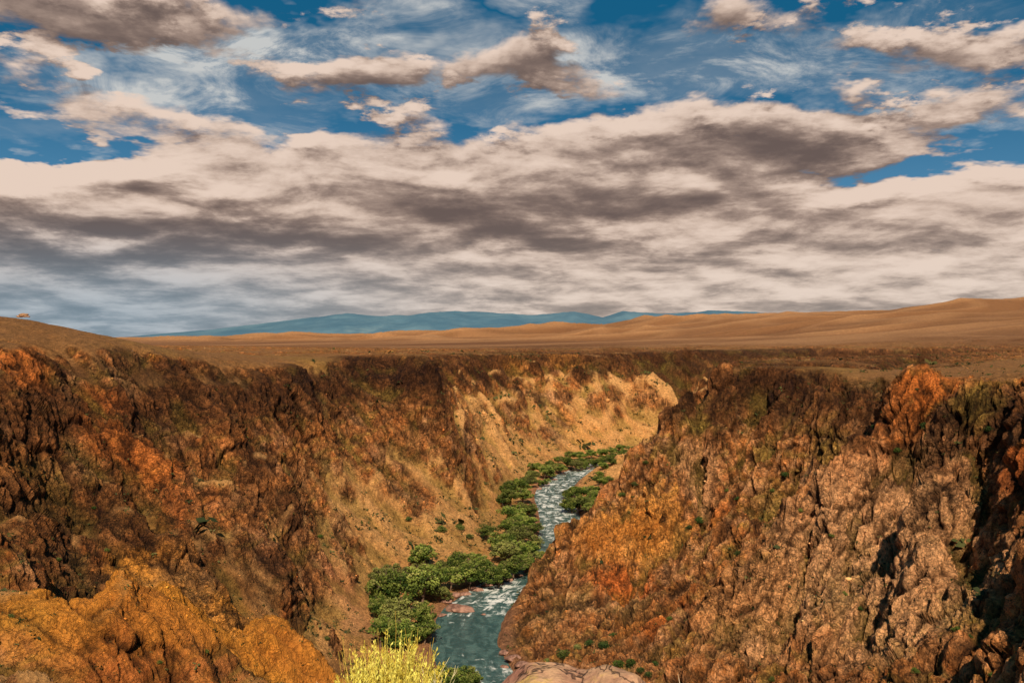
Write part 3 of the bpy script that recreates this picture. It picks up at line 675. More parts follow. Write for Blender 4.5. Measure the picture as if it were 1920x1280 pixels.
def obj(name, me, mat=None, parent=None, loc=None, **props):
    o = bpy.data.objects.new(name, me); COL.objects.link(o)
    if mat is not None and me is not None and not me.materials: me.materials.append(mat)
    if parent is not None: o.parent = parent
    if loc is not None: o.location = loc
    for k_, v_ in props.items(): o[k_] = v_
    return o
me = bpy.data.meshes.new('ground')
set_geo(me, np.stack([X3, Y3, Z3], -1).reshape(-1, 3), grid_quads(NR, NC))
at = me.color_attributes.new('albedo', 'FLOAT_COLOR', 'POINT')
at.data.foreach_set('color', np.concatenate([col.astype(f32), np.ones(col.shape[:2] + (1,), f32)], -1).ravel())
at = me.attributes.new('rock', 'FLOAT', 'POINT'); at.data.foreach_set('value', (rock * (1 - .35 * ocm)).astype(f32).ravel())
at = me.attributes.new('calm', 'FLOAT', 'POINT'); at.data.foreach_set('value', ocm.astype(f32).ravel())
obj('ground', me, mat_terrain(), kind='structure')
log('ground mesh')
def surf(x, y):
    """height of the finished ground at world points (nearest sheet vertex along the bearing)"""
    x = np.atleast_1d(np.asarray(x, float)); y = np.atleast_1d(np.asarray(y, float)); out = []
    for a, b in zip(x, y):
        j = int(np.clip(np.interp(a / b, tans, np.arange(NC)) + .5, 0, NC - 1))
        i = int(np.clip(np.searchsorted(D2[:, j], b), 1, NR - 1)); out.append(Z3[i, j])
    return np.array(out)
def cast(u, v, dmin=90):
    """where the sight line through a bearing meets the ground"""
    j = int(np.clip(np.interp((u - 960) / F, tans, np.arange(NC)) + .5, 0, NC - 1))
    k_ = (v - HV) / F
    hit = np.where((Z3[:, j] >= -k_ * Y3[:, j]) & (Y3[:, j] > dmin))[0]
    if len(hit) == 0: return None
    i = hit[0]; return (float(X3[i, j]), float(Y3[i, j]), float(Z3[i, j]))
# ------------------------------------------------------------------ river water
nA = 15
tgt = np.gradient(RP, axis=0); tgt /= np.linalg.norm(tgt, axis=1)[:, None]; nrm = np.stack([-tgt[:, 1], tgt[:, 0]], 1)
tt = np.linspace(-1, 1, nA)
hw = (RW + 4.5)[:, None]
wxp = RP[:, None, 0] + nrm[:, None, 0] * tt[None] * hw; wyp = RP[:, None, 1] + nrm[:, None, 1] * tt[None] * hw
wz = np.full_like(wxp, -100.0) + .10 * fbm(wxp / 5, wyp / 5, wxp * 0, 3)
me = bpy.data.meshes.new('river'); set_geo(me, np.stack([wxp, wyp, wz], -1).reshape(-1, 3), grid_quads(len(RP), nA)); smooth(me)
sarr = np.arange(len(RP)) * 2.0
vpx = HV + 100 * F / np.maximum(RP[:, 1], 60)
fo = np.interp(vpx, [700, 860, 885, 960, 1000, 1030, 1075, 1095, 1145, 1165, 1185, 1215, 1240, 1262, 1300], [.4, .45, .62, .66, .62, .4, .4, .72, .62, .30, .30, .20, .32, .6, .5])
fa = me.attributes.new('flow', 'FLOAT_VECTOR', 'POINT')
fa.data.foreach_set('vector', np.stack([np.broadcast_to(sarr[:, None], wxp.shape), tt[None] * hw, np.broadcast_to(fo[:, None], wxp.shape)], -1).astype(f32).ravel())
m, b = new_mat('river_water'); fl = attr('flow', 'Vector'); sp_ = Sk.nt.nodes.new('ShaderNodeSeparateXYZ'); Sk.nt.links.new(fl.o, sp_.inputs[0])
s_, t_, f_ = (Sk(sp_.outputs[i]) for i in range(3))
FV = vec(s_ * .10, t_ * .22, 0); FW = vec(s_ * .34, t_ * .12, 1.0)
fn = noise(FV, 1.0, 7, .68, 1.4) * .62 + noise(FW, 1.0, 5, .6, .8) * .38
foam = ss(.0, .12, fn + f_ * .30 - .675)
soft = ss(-.10, .14, fn + f_ * .30 - .70)
c = cmix(cmix((.030, .072, .064), (.085, .15, .13), ss(.4, .66, noise(vec(s_ * .16, t_ * .3, 3.0), 1.0, 5, .65, .8))), (.24, .32, .28), soft * .8)
c = cmix(c, (.80, .76, .68), foam)
link(c, b.inputs['Base Color']); link(foam * .6 + .16, b.inputs['Roughness']); b.inputs['IOR'].default_value = 1.33
b.inputs['Specular IOR Level'].default_value = .4
link(bump(noise(vec(s_ * 1.0, t_ * .6, 0), 1.0, 5, .65, .6) + foam * .3, .8, .5), b.inputs['Normal'])
obj('river', me, m, kind='structure')

# ------------------------------------------------------------------ distant blue mountains
sk_u = np.array([-900, -300, 120, 205, 300, 400, 500, 545, 600, 650, 700, 760, 800, 850, 920, 1000, 1080, 1130, 1170, 1240, 1300, 1330, 1400, 1500, 1600, 1900, 2600])
sk_v = np.array([640, 640, 638, 633, 625, 617, 606, 601, 594, 589.5, 594, 592, 588, 585.5, 588, 592, 586, 597, 586, 590, 588, 584.5, 586, 592, 600, 612, 620])
mu = np.linspace(-900, 2600, 900); mr = np.linspace(0, 1, 90)
sv = np.interp(mu, sk_u, sk_v)
MU, MR = np.meshgrid(mu, mr); DM = 21000 + 6500 * MR
XM = (MU - 960) / F * 27000 * (.85 + .15 * MR)
hz_ = (HV - sv)[None] / F * 27500
prof = sstep(0, .95, MR) ** .8 * np.where(MR > .97, .9, 1)
rn = fbm(XM / 2600, DM / 2600, XM * 0, 6, ridged=True); rn2 = fbm(XM / 900, DM / 1500, XM * 0 + 3, 5, ridged=True)
ZM = hz_ * prof * (1 + (rn - .35) * .5 * (1 - MR) + (rn2 - .3) * .25 * (1 - .8 * MR)) - 120 * (1 - MR)
me = bpy.data.meshes.new('mountains'); set_geo(me, np.stack([XM, DM, ZM], -1).reshape(-1, 3), grid_quads(*XM.shape)); smooth(me)
m, b = new_mat('hazy_mountain'); matte(b, 1); P_ = pos()
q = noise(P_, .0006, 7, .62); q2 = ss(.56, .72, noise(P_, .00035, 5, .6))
c = cmix((.066, .140, .195), (.115, .20, .245), ss(.35, .65, q)); c = cmix(c, (.25, .33, .33), q2 * .6)  # aerial haze painted in as a blue base colour
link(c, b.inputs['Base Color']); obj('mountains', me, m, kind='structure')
log('mountains')

# ------------------------------------------------------------------ vegetation
def leaf_mesh(name, cen, size, crr, tone, flat=.5, seed=0):
    r = np.random.default_rng(seed); n_ = len(cen)
    a = r.normal(size=(n_, 3)); a[:, 2] *= .6; a /= np.linalg.norm(a, axis=1)[:, None]
    b_ = np.cross(a, r.normal(size=(n_, 3))); b_ /= np.linalg.norm(b_, axis=1)[:, None]
    s = (size * r.uniform(.6, 1.3, n_))[:, None]
    V = np.stack([cen - a * s, cen + b_ * s * .55, cen + a * s, cen - b_ * s * .55], 1).reshape(-1, 3)
    me_ = bpy.data.meshes.new(name); set_geo(me_, V, np.arange(n_ * 4).reshape(-1, 4))
    at_ = me_.attributes.new('tone', 'FLOAT', 'POINT'); at_.data.foreach_set('value', np.repeat(tone, 4).astype(f32)); return me_
def tubes(name, paths, sides=6):
    Vs, Fs, base = [], [], 0
    for P0, R0 in paths:
        P0 = np.asarray(P0, float); T_ = np.gradient(P0, axis=0); T_ /= np.linalg.norm(T_, axis=1)[:, None] + 1e-9
        up = np.where(np.abs(T_[:, 2:3]) > .9, [[1., 0, 0]], [[0, 0, 1.]]); A_ = np.cross(T_, up); A_ /= np.linalg.norm(A_, axis=1)[:, None]; B_ = np.cross(T_, A_)
        an = np.linspace(0, 2 * np.pi, sides, endpoint=False)
        V = P0[:, None] + (A_[:, None] * np.cos(an)[None, :, None] + B_[:, None] * np.sin(an)[None, :, None]) * np.asarray(R0)[:, None, None]
        n_ = len(P0); i = np.arange(n_ * sides).reshape(n_, sides); j = np.roll(i, -1, 1)
        Fs.append(np.stack([i[:-1], j[:-1], j[1:], i[1:]], -1).reshape(-1, 4) + base); Vs.append(V.reshape(-1, 3)); base += n_ * sides
    me_ = bpy.data.meshes.new(name); set_geo(me_, np.concatenate(Vs), np.concatenate(Fs)); smooth(me_); return me_
def mat_leaf(name, dk, lt, dry):
    m_, b_ = new_mat(name); matte(b_, .7); t = attr('tone', 'Fac')
    oi = Sk.nt.nodes.new('ShaderNodeObjectInfo'); rnd = Sk(oi.outputs['Random'])
    c_ = cmix(dk, lt, ss(0, 1, t)); c_ = cmix(c_, dry, ss(.80, 1.05, t) * .6); c_ = cmix(c_, dry, ss(.55, 1.0, rnd) * .35); c_ = scale_c(c_, Sk.m('FRACT', rnd * 7.3) * .75 + .6)
    link(c_, b_.inputs['Base Color'])
    return m_
M_leaf = mat_leaf('willow_leaves', (.028, .056, .007), (.215, .25, .04), (.30, .24, .08))
M_leaf2 = mat_leaf('dark_shrub_leaves', (.020, .042, .008), (.06, .095, .018), (.12, .12, .03))
M_leaf3 = mat_leaf('olive_shrub_leaves', (.05, .07, .012), (.15, .17, .03), (.24, .20, .07))
m, b = new_mat('bark'); matte(b, .9); c = cmix((.10, .06, .035), (.26, .17, .11), noise(objco(), 6, 4)); link(c, b.inputs['Base Color']); M_bark = m
def crown(seed, R_=5.0, Ht=7.0, nc=70, per=120, ls=.24, flat=.85):
    r = np.random.default_rng(seed)
    lob = [(r.uniform(-.45, .45) * R_, r.uniform(-.45, .45) * R_, r.uniform(.30, .66) * Ht, r.uniform(.42, .60) * R_) for _ in range(6)]
    cen, tone = [], []
    for k_ in range(nc):
        lx_, ly_, lz_, lr_ = lob[r.integers(6)]
        a = r.normal(size=3); a /= np.linalg.norm(a); a[2] = abs(a[2]) * 1.1 - .4
        p = np.array([lx_, ly_, lz_]) + a * lr_ * r.uniform(.65, 1.05) * np.array([1, 1, flat])
        cr_ = r.uniform(.55, 1.15) * R_ / 5
        q_ = r.normal(size=(per, 3)); q_ /= np.linalg.norm(q_, axis=1)[:, None]; q_ *= r.uniform(.4, 1, per)[:, None] ** .5
        cen.append(p + q_ * np.array([cr_ * 1.25, cr_ * 1.25, cr_ * .72]))
        tone.append(np.clip(r.uniform(.05, .85) + .35 * q_[:, 2] + r.normal(0, .1, per), 0, 1.1))
    return leaf_mesh('crown', np.concatenate(cen), ls, R_, np.concatenate(tone), seed=seed), lob
def trunk(seed, lob, R_=5.0, Ht=7.0, th=.28):
    r = np.random.default_rng(seed + 50); ps = []
    b0 = np.array([0, 0, -.8]); f0 = np.array([r.uniform(-.4, .4), r.uniform(-.4, .4), Ht * .22])
    ps.append(([b0, (b0 + f0) / 2 + r.normal(0, .08, 3), f0], [th * 1.3, th, th * .8]))
    for lx_, ly_, lz_, lr_ in lob:
        e = np.array([lx_, ly_, lz_]); mid_ = f0 * .5 + e * .5 + np.array([0, 0, -.25])
        ps.append(([f0, mid_, e], [th * .7, th * .45, th * .2]))
        for q_ in range(4):
            a = r.normal(size=3); a[2] = abs(a[2]) * .6; a /= np.linalg.norm(a); e2 = e + a * lr_ * .95
            ps.append(([mid_ * .4 + e * .6, (e + e2) / 2 + [0, 0, .1], e2], [th * .3, th * .2, th * .07]))
    return tubes('trunk', ps)
TV = []
for sd_ in range(6):
    cm_, lob_ = crown(sd_ + 3, per=80 + 6 * sd_); TV.append((cm_, trunk(sd_, lob_)))
rt = random.Random(5)
def plant(name, cat, x, y, z, R_, var, mat_, label, group, ref=5.0, zs=1.0):
    root = obj(name, None, loc=(x, y, z), label=label, category=cat, group=group); root.empty_display_size = 1
    s = R_ / ref; root.scale = (s, s, s * zs); root.rotation_euler = (0, 0, rt.uniform(0, 6.28))
    c_ = obj('crown', var[0], None, root)
    if not var[0].materials: var[0].materials.append(mat_)
    c_.material_slots[0].link = 'OBJECT'; c_.material_slots[0].material = mat_
    if var[1] is not None: obj('trunk', var[1], M_bark, root)
    return root
THICKETS = [
 ("behind the yellow shrub", [(858, 1262, 40), (826, 1300, 36), (880, 1275, 26)]),
 ("left of the flat river rock", [(712, 1196, 34), (757, 1192, 38), (795, 1186, 26), (737, 1160, 42), (786, 1160, 30), (708, 1158, 26), (715, 1135, 26)]),
 ("upstream of the flat river rock", [(740, 1118, 46), (790, 1112, 42), (722, 1092, 30), (765, 1085, 40), (808, 1090, 32), (822, 1112, 20), (795, 1062, 28)]),
 ("over the red gravel bar", [(846, 1085, 32), (880, 1080, 32), (856, 1060, 28), (905, 1066, 26), (934, 1076, 30), (835, 1066, 22), (895, 1048, 20)]),
 ("at the bend facing the orange cliff", [(962, 1062, 30), (988, 1052, 26), (950, 1038, 30), (1003, 1038, 18), (984, 1026, 28), (938, 1018, 26), (912, 1006, 18), (972, 1004, 28), (1006, 1012, 16)]),
 ("left of the straight white rapids", [(958, 988, 26), (984, 980, 24), (1003, 990, 16), (962, 964, 26), (988, 956, 20), (958, 940, 23), (980, 930, 20), (953, 922, 17), (972, 910, 19), (990, 903, 16)]),
 ("left of the rapids' far end", [(1003, 894, 18), (1019, 900, 12), (1020, 886, 17), (1036, 882, 14), (1028, 872, 14), (1050, 876, 14), (1000, 880, 13)]),
 ("in the far belt beyond the river", [(1064, 868, 14), (1080, 870, 14), (1098, 866, 15), (1116, 864, 13), (1134, 862, 13), (1153, 858, 13), (1086, 854, 12), (1108, 851, 12), (1066, 854, 11), (1170, 850, 13), (1148, 845, 11), (1186, 843, 11), (1128, 848, 11), (1162, 838, 10), (1046, 862, 11)]),
 ("on the right bank beside the rapids", [(1072, 944, 21), (1098, 952, 23), (1122, 950, 19), (1085, 926, 19), (1110, 928, 20), (1134, 938, 14), (1066, 922, 14), (1104, 968, 16), (1128, 966, 12), (1120, 912, 12)]),
 ("right of the rapids' far end", [(1128, 888, 11), (1146, 884, 11), (1165, 876, 11), (1124, 902, 9)]),
]
ORD = ['nearest', 'second nearest', 'third nearest', 'fourth nearest', 'fifth nearest', 'sixth nearest', 'seventh nearest', 'eighth nearest', 'ninth nearest', 'tenth nearest', 'eleventh nearest', 'twelfth nearest', 'thirteenth nearest', 'fourteenth nearest', 'farthest']
for place, lst in THICKETS:
    items = []
    for (u, v, rp_) in lst:
        d_ = 97.5 * F / (v + rp_ * .45 - HV); items.append((d_, (u - 960) / F * d_, rp_ * d_ / F * 1.2, rp_))
    items.sort()
    big = sorted([i_[2] for i_ in items])
    for k_, (d_, x_, R_, rp_) in enumerate(items):
        z_ = float(surf(x_, d_)[0]); z_ = max(min(z_, -88), -100)
        szw = 'large' if R_ > big[int(len(big) * .66)] - 1e-6 else ('small' if R_ < big[len(big) // 3] else 'rounded')
        plant('riverside_tree', 'tree', x_, d_, z_ - .2, R_, TV[rt.randrange(6)], M_leaf, '%s tree %s, %s' % (szw, place, ORD[k_]), 'trees along the river banks', zs=rt.uniform(.9, 1.2))
log('trees')
SV = []
for sd_ in range(4):
    r_ = np.random.default_rng(sd_ + 90); cen_, tn_ = [], []
    for k_ in range(16):
        a = r_.normal(size=3); a /= np.linalg.norm(a); a[2] = abs(a[2]); p = a * np.array([.62, .62, .55]) * r_.uniform(.5, 1)
        q_ = r_.normal(size=(45, 3)); q_ /= np.linalg.norm(q_, axis=1)[:, None]
        cen_.append(p + q_ * np.array([.38, .38, .26]) + [0, 0, .2]); tn_.append(np.clip(r_.uniform(.1, .8) + .3 * q_[:, 2], 0, 1.1))
    SV.append((leaf_mesh('shrub_foliage', np.concatenate(cen_), .10, 1, np.concatenate(tn_), seed=sd_), tubes('shrub_stems', [([[0, 0, -.3], [a_ * .15, b2 * .15, .2], [a_ * .5, b2 * .5, .6]], [.05, .035, .015]) for a_, b2 in r_.normal(0, .7, (7, 2))])))
SHRUBS = [
 (1680, 845, 11, 2, 'bright green round bush high on the right wall'), (1473, 888, 13, 1, 'dark round bush in the middle of the right wall'), (1306, 972, 14, 1, 'dark bush in the hollow above the orange spur face'),
 (1288, 986, 10, 1, 'smaller dark bush just left of the hollow above the orange face'), (1384, 932, 10, 1, 'dark green bush on the ledge left of the pink crags'), (1364, 917, 8, 3, 'small olive bush above the ledge bush left of the crags'),
 (1394, 1033, 10, 1, 'green bush right of the red rock patch on the spur'), (1450, 918, 8, 3, 'olive tuft bush below the dark round bush'), (1500, 955, 8, 3, 'small olive bush beside the vertical crags mid right'),
 (1058, 1224, 18, 3, 'light green bush behind the left end of the foreground boulder'), (1028, 1238, 15, 3, 'light green bush closest to the right bank stones'), (1084, 1208, 11, 3, 'small light bush above the boulder in the gully mouth'),
 (1106, 1216, 13, 1, 'dark green bush low in the gully over the boulder'), (1132, 1204, 16, 1, 'dark green bush halfway up the gully above the boulder'), (1150, 1188, 11, 1, 'highest dark bush of the gully line above the boulder'),
 (1163, 1246, 15, 2, 'green bush behind the right end of the foreground boulder'), (1186, 1240, 17, 2, 'largest green bush right of the foreground boulder'), (1207, 1252, 12, 1, 'green bush between the boulder and the dry stalks'),
 (1231, 1243, 11, 1, 'dark bush up slope and left of the dry stalks'), (1220, 1266, 11, 1, 'dark bush lowest by the boulder right end'), (1262, 1158, 9, 3, 'olive bush at the foot of the red rock'),
 (1580, 1110, 9, 2, 'small green bush in a crack of the pink crags'), (1612, 1140, 9, 2, 'green bush on the pink crags, lower of two'), (1806, 1182, 12, 2, 'green bush in the shade of the black overhang'),
 (1826, 1190, 8, 1, 'small dark bush right under the black overhang'), (1866, 1262, 9, 2, 'green bush at the bottom right corner'), (1716, 1258, 11, 2, 'green bush at the bottom edge below the pale crags'), (1458, 1272, 10, 3, 'olive bush at the bottom edge right of the stalks'),
 (1735, 792, 11, 1, 'dark bush under the orange rim rock'), (1645, 800, 9, 1, 'dark bush below the saddle in the right rim'), (1560, 1000, 8, 3, 'olive bush high on the pale vertical crags'), (1860, 800, 12, 1, 'dark bush in the shaded cleft at far right'),
 (196, 1028, 8, 3, 'small olive bush above the orange outcrop'), (176, 950, 7, 2, 'small green bush on the lower left wall'), (600, 1006, 8, 2, 'green bush on the tan scree of the left wall'), (612, 1196, 9, 3, 'olive bush right of the orange outcrop foot'),
 (766, 973, 9, 1, 'dark green bush at the foot of the left crags'), (828, 990, 14, 3, 'wide olive bush at the edge of the left thicket'), (860, 985, 13, 3, 'olive bush on the slope beside the thicket'), (880, 1002, 12, 3, 'olive bush nearest the slope side of the thicket'),
 (1190, 905, 9, 3, 'olive bush on the grassy slope behind the spur'), (1165, 925, 9, 3, 'olive bush on the slope above the right thicket'), (1212, 870, 8, 3, 'olive bush high on the slope behind the spur'), (1150, 900, 9, 3, 'olive bush by the right bank grassy slope'),
 (20, 1150, 9, 3, 'olive bush at the left edge below the outcrop'), (380, 1220, 8, 3, 'olive bush on the face of the orange outcrop'), (110, 1045, 9, 3, 'olive bush left of the outcrop top'), (300, 1240, 8, 3, 'small olive bush near the outcrop bottom edge'),
]
MS = {1: M_leaf2, 2: mat_leaf('green_shrub_leaves', (.03, .06, .010), (.10, .14, .02), (.16, .15, .03)), 3: M_leaf3}
for u, v, rp_, kd, lab in SHRUBS:
    h = cast(u, v + rp_ * .6, 95)
    if h is None: continue
    plant('shrub', 'bush', h[0], h[1], h[2] - .25, rp_ * h[1] / F * .9, SV[rt.randrange(4)], MS[kd], lab, 'bushes on the canyon slopes', ref=1.0)
log('shrubs')

# ------------------------------------------------------------------ stones
def ico(sub):
    import bmesh
    bm = bmesh.new(); bmesh.ops.create_icosphere(bm, subdivisions=sub, radius=1); bm.verts.ensure_lookup_table()
    v_ = np.array([q.co[:] for q in bm.verts]); f_a = np.array([[q.index for q in fc.verts] for fc in bm.faces]); bm.free(); return v_, f_a
def rock_shape(seed, sub=4, sc=(1, 1, .6), rough=.25):
    v_, f_a = ico(sub); r = np.random.default_rng(seed); o_ = r.uniform(0, 50, 3)
    for _ in range(14):
        a = r.normal(size=3); a /= np.linalg.norm(a); dd = r.uniform(.62, .9); t = v_ @ a; v_ = v_ - np.maximum(t - dd, 0)[:, None] * a * .92
    n_ = fbm((v_[:, 0] * 1.3 + o_[0]).astype(f32), (v_[:, 1] * 1.3 + o_[1]).astype(f32), (v_[:, 2] * 1.3 + o_[2]).astype(f32), 5, gain=.5)
    v_ = v_ * (1 + rough * n_[:, None]) * np.array(sc); return v_, f_a
def mesh_from(name, v_, f_a, sm=True):
    me_ = bpy.data.meshes.new(name); set_geo(me_, v_, f_a)
    if sm: smooth(me_)
    return me_
def mat_stone(name, c1, c2, sc_, lich=None):
    m_, b_ = new_mat(name); matte(b_, .85); P0 = objco()
    n_ = noise(P0, sc_, 8, .65); k_ = noise(P0, sc_ * 4.3, 5, .7); c_ = cmix(c1, c2, ss(.35, .65, n_)); c_ = scale_c(c_, k_ * 1.1 + .45)
    if lich:
        c_ = cmix(c_, lich, ss(.50, .62, noise(P0, sc_ * 1.7, 7, .7)) * .75); lk_ = ss(.012, .0, Sk.m('ABSOLUTE', noise(P0, sc_ * .8, 5, .6, .5) - .5)); c_ = scale_c(c_, (1 - lk_ * .65) * (1 - ss(.62, .72, noise(P0, sc_ * 9, 5, .75)) * .5)); n_ = n_ - lk_ * .25
    link(c_, b_.inputs['Base Color']); link(bump(n_ + k_ * .4, .7, .12 / sc_ * 2), b_.inputs['Normal']); return m_
M_red = mat_stone('red_river_stone', (.16, .075, .05), (.42, .22, .15), 1.6)
RV = [mesh_from('boulder', *rock_shape(i_, 4, (1, .7, .42), .35)) for i_ in range(5)]
BOULD = [(862, 1141, 30, 'long flat pink rock lying in the river'), (828, 1152, 10, 'small red stone left of the flat river rock'), (906, 1150, 5, 'tiny dark stone breaking the white water right of the flat rock'),
 (948, 1226, 13, 'dark rounded stone at the spur foot waterline'), (962, 1240, 16, 'pink boulder on right bank above the foreground boulder'), (946, 1248, 9, 'small pink stone at the water edge of the right bank'), (978, 1256, 16, 'broad pink boulder touching the foreground boulder in view'),
 (836, 1130, 12, 'red stone at the downstream end of the gravel bar'), (852, 1118, 13, 'red stone in the dark cut of the gravel bar'), (872, 1112, 12, 'flat red stone low on the gravel bar'), (893, 1104, 15, 'wide red slab on the gravel bar'), (914, 1096, 13, 'red slab in the middle of the gravel bar'), (934, 1092, 12, 'narrow red slab on the gravel bar below the trees'),
 (952, 1086, 12, 'pale red stone where the gravel bar thins'), (972, 1078, 11, 'red stone near the upstream end of the bar'), (990, 1070, 10, 'red stone beside the narrow channel'), (1004, 1058, 9, 'red stone at the bend opposite the spur'), (1014, 1044, 9, 'dark red stone under the last bend tree'),
 (1010, 915, 8, 'pink stone on the left bank of the rapids'), (1024, 906, 8, 'pink stone beside the upper rapids'), (1040, 898, 6, 'small pink stone at the upper rapids'), (1090, 962, 8, 'dark stone below the right thicket'), (1080, 950, 6, 'small stone at the right thicket waterline'), (1102, 878, 6, 'pale stone at the far end of the rapids')]
for k_, (u, v, rp_, lab) in enumerate(BOULD):
    x_, y_, _z = WZ(u, v, -99.6); zz_ = max(-100.0, float(surf(x_, y_)[0]))
    if k_ in (0, 1, 2): zz_ = -100
    o = obj('river_boulder', RV[k_ % 5], M_red, None, (x_, y_, zz_ + .1), label=lab, category='boulder', group='boulders along the river')
    s = rp_ * y_ / F; o.scale = (s, s * 1.15, s * .8); o.rotation_euler = (0, 0, rt.uniform(-.4, .4))
# rubble and scrub: uncountable
def scatter(n_, wfun, dmin, dmax):
    ii = rng.integers(10, NR - 10, n_ * 6); jj = rng.integers(60, NC - 60, n_ * 6)
    x_, y_, z_ = X3[ii, jj], Y3[ii, jj], Z3[ii, jj]
    ok = (rng.random(n_ * 6) < wfun(ii, jj)) & (y_ > dmin) & (y_ < dmax) & (z_ > -98.5)
    ii, jj = ii[ok][:n_], jj[ok][:n_]; return ii, jj, np.stack([X3[ii, jj], Y3[ii, jj], Z3[ii, jj]], -1)
ii, jj, Pc = scatter(15000, lambda i, j: .25 * sstep(-12, -18, Z3[i, j]) + .03 + .5 * (1 - rock[i, j]) * sstep(-14, -25, Z3[i, j]) + .35 * sstep(-99, -92, -200 - Z3[i, j] * 0), 95, 900)
v0, f0 = ico(1); nv = len(v0); n_ = len(Pc)
siz = (Pc[:, 1] / F) * rng.lognormal(.2, .5, n_) * .8
jit = 1 + rng.uniform(-.35, .35, (n_, nv, 1)); scl = rng.uniform(.6, 1.3, (n_, 1, 3)) * np.array([1, 1, .7])
V = Pc[:, None] + v0[None] * jit * scl * siz[:, None, None]
me = mesh_from('loose_stones', V.reshape(-1, 3), (f0[None] + (np.arange(n_) * nv)[:, None, None]).reshape(-1, 3), False)
cc_ = col[ii, jj] * rng.uniform(.7, 1.5, (n_, 1)) * np.array([1.05, 1.0, 1.0]); at = me.color_attributes.new('albedo', 'FLOAT_COLOR', 'POINT')
at.data.foreach_set('color', np.repeat(np.concatenate([np.clip(cc_, 0, .9), np.ones((n_, 1))], 1), nv, 0).astype(f32).ravel())
m, b = new_mat('loose_stone'); matte(b); link(attr('albedo'), b.inputs['Base Color'])
obj('loose_stones', me, m, kind='stuff', label='loose rubble scattered over the canyon slopes', category='stones')
ii, jj, Pc = scatter(26000, lambda i, j: np.clip(.9 * (1 - rock[i, j]) + .25, 0, 1) * (m1[i, j] * 1.5 + .45) * sstep(-9, -20, hb2[i, j]) + .012 * sstep(-20, -9, hb2[i, j]) * (Y3[i, j] < 600) * (X3[i, j] > 0), 95, 900)
n_ = len(Pc); kk = 8; siz = (Pc[:, 1] / F) * rng.lognormal(.5, .5, n_) * 1.15 * np.where(rock[ii, jj] < .5, 1.25, .95)
cen = (Pc[:, None] + rng.normal(size=(n_, kk, 3)) * siz[:, None, None] * np.array([.8, .8, .35]) + np.array([0, 0, 1]) * siz[:, None, None] * .35).reshape(-1, 3)
me = leaf_mesh('dry_scrub', cen, np.repeat(siz, kk) * .65, 1, np.clip(np.repeat(rng.uniform(0, 1, n_), kk) + rng.normal(0, .1, n_ * kk), 0, 1.1), seed=77)
obj('dry_scrub', me, mat_leaf('dry_scrub_leaves', (.035, .045, .012), (.13, .125, .032), (.26, .19, .06)), kind='stuff', label='low dry scrub and grass tufts on the slopes', category='scrub')
log('stones and scrub')

# low stone cairn on the hill at the left
h = cast(33, 600, 200)
if h:
    Vc, Fc, base = [], [], 0
    for k_, (ox, oz, s) in enumerate([(-2.6, .1, 1.3), (-.8, .3, 1.6), (1.0, .3, 1.5), (2.6, .1, 1.0), (-.4, 1.2, 1.9), (1.2, 1.15, 1.5)]):
        v_, f_a = rock_shape(200 + k_, 3, (1.2, .9, .45), .3); Vc.append((v_ * s + [ox, 0, oz]) * .7); Fc.append(f_a + base); base += len(v_)
    obj('stone_cairn', mesh_from('stone_cairn', np.concatenate(Vc), np.concatenate(Fc)), mat_stone('pale_cairn_stone', (.3, .16, .08), (.5, .28, .15), 1.2), None, (h[0], h[1] + 4, h[2] + 1.2), label='low pale stone heap on top of the left hill', category='cairn')

# ------------------------------------------------------------------ the viewer's ledge
lx = np.linspace(-9, 9, 240); ly = np.linspace(-4, 9, 200); LX, LY = np.meshgrid(lx, ly)
e_ = 3.9 + .35 * fbm(LX / 1.5, LX * 0, LX * 0 + 5, 3)
LZ = -1.76 + .10 * fbm(LX / 1.2, LY / 1.2, LX * 0, 5) - np.maximum(LY - e_, 0) * 1.25 - .5 * sstep(0, 1, LY - e_) - .02 * np.abs(LX)
me = bpy.data.meshes.new('ledge'); set_geo(me, np.stack([LX, LY, LZ], -1).reshape(-1, 3), grid_quads(*LX.shape)); smooth(me)
M_fore = mat_stone('pink_granite', (.30, .13, .085), (.62, .36, .19), 2.6, (.62, .40, .10))
obj('ledge', me, mat_stone('ledge_ground', (.16, .08, .04), (.40, .22, .11), 2.2), kind='structure')
# the boulder whose top shows at the lower edge
v_, f_a = ico(6); X_ = v_[:, 0]; 
r_ = np.random.default_rng(4)
for _ in range(16):
    a = r_.normal(size=3); a[2] = abs(a[2]) * .6; a /= np.linalg.norm(a); dd = r_.uniform(.72, .93); t = v_ @ a; v_ = v_ - np.maximum(t - dd, 0)[:, None] * a * .9
f_ = f32
n_ = fbm((v_[:, 0] * 1.5 + 4).astype(f_), (v_[:, 1] * 1.5).astype(f_), (v_[:, 2] * 1.5).astype(f_), 6); n2_ = fbm((v_[:, 0] * 5).astype(f_), (v_[:, 1] * 5 + 4).astype(f_), (v_[:, 2] * 9).astype(f_), 4, ridged=True)
v_ = v_ * (1 + .16 * n_ - .03 * n2_)[:, None] * np.array([.52, .42, .42])
v_[:, 2] += .035 * np.exp(-((v_[:, 0] + .18) / .12) ** 2) - .045 * np.exp(-((v_[:, 0] - .03) / .07) ** 2) - .08 * sstep(.12, .5, v_[:, 0]) - .03 * sstep(-.2, -.45, v_[:, 0])
obj('foreground_boulder', mesh_from('foreground_boulder', v_, f_a), M_fore, None, (.27, 3.6, -1.365 - .365), label='smooth pink and ochre boulder at the bottom edge', category='boulder')
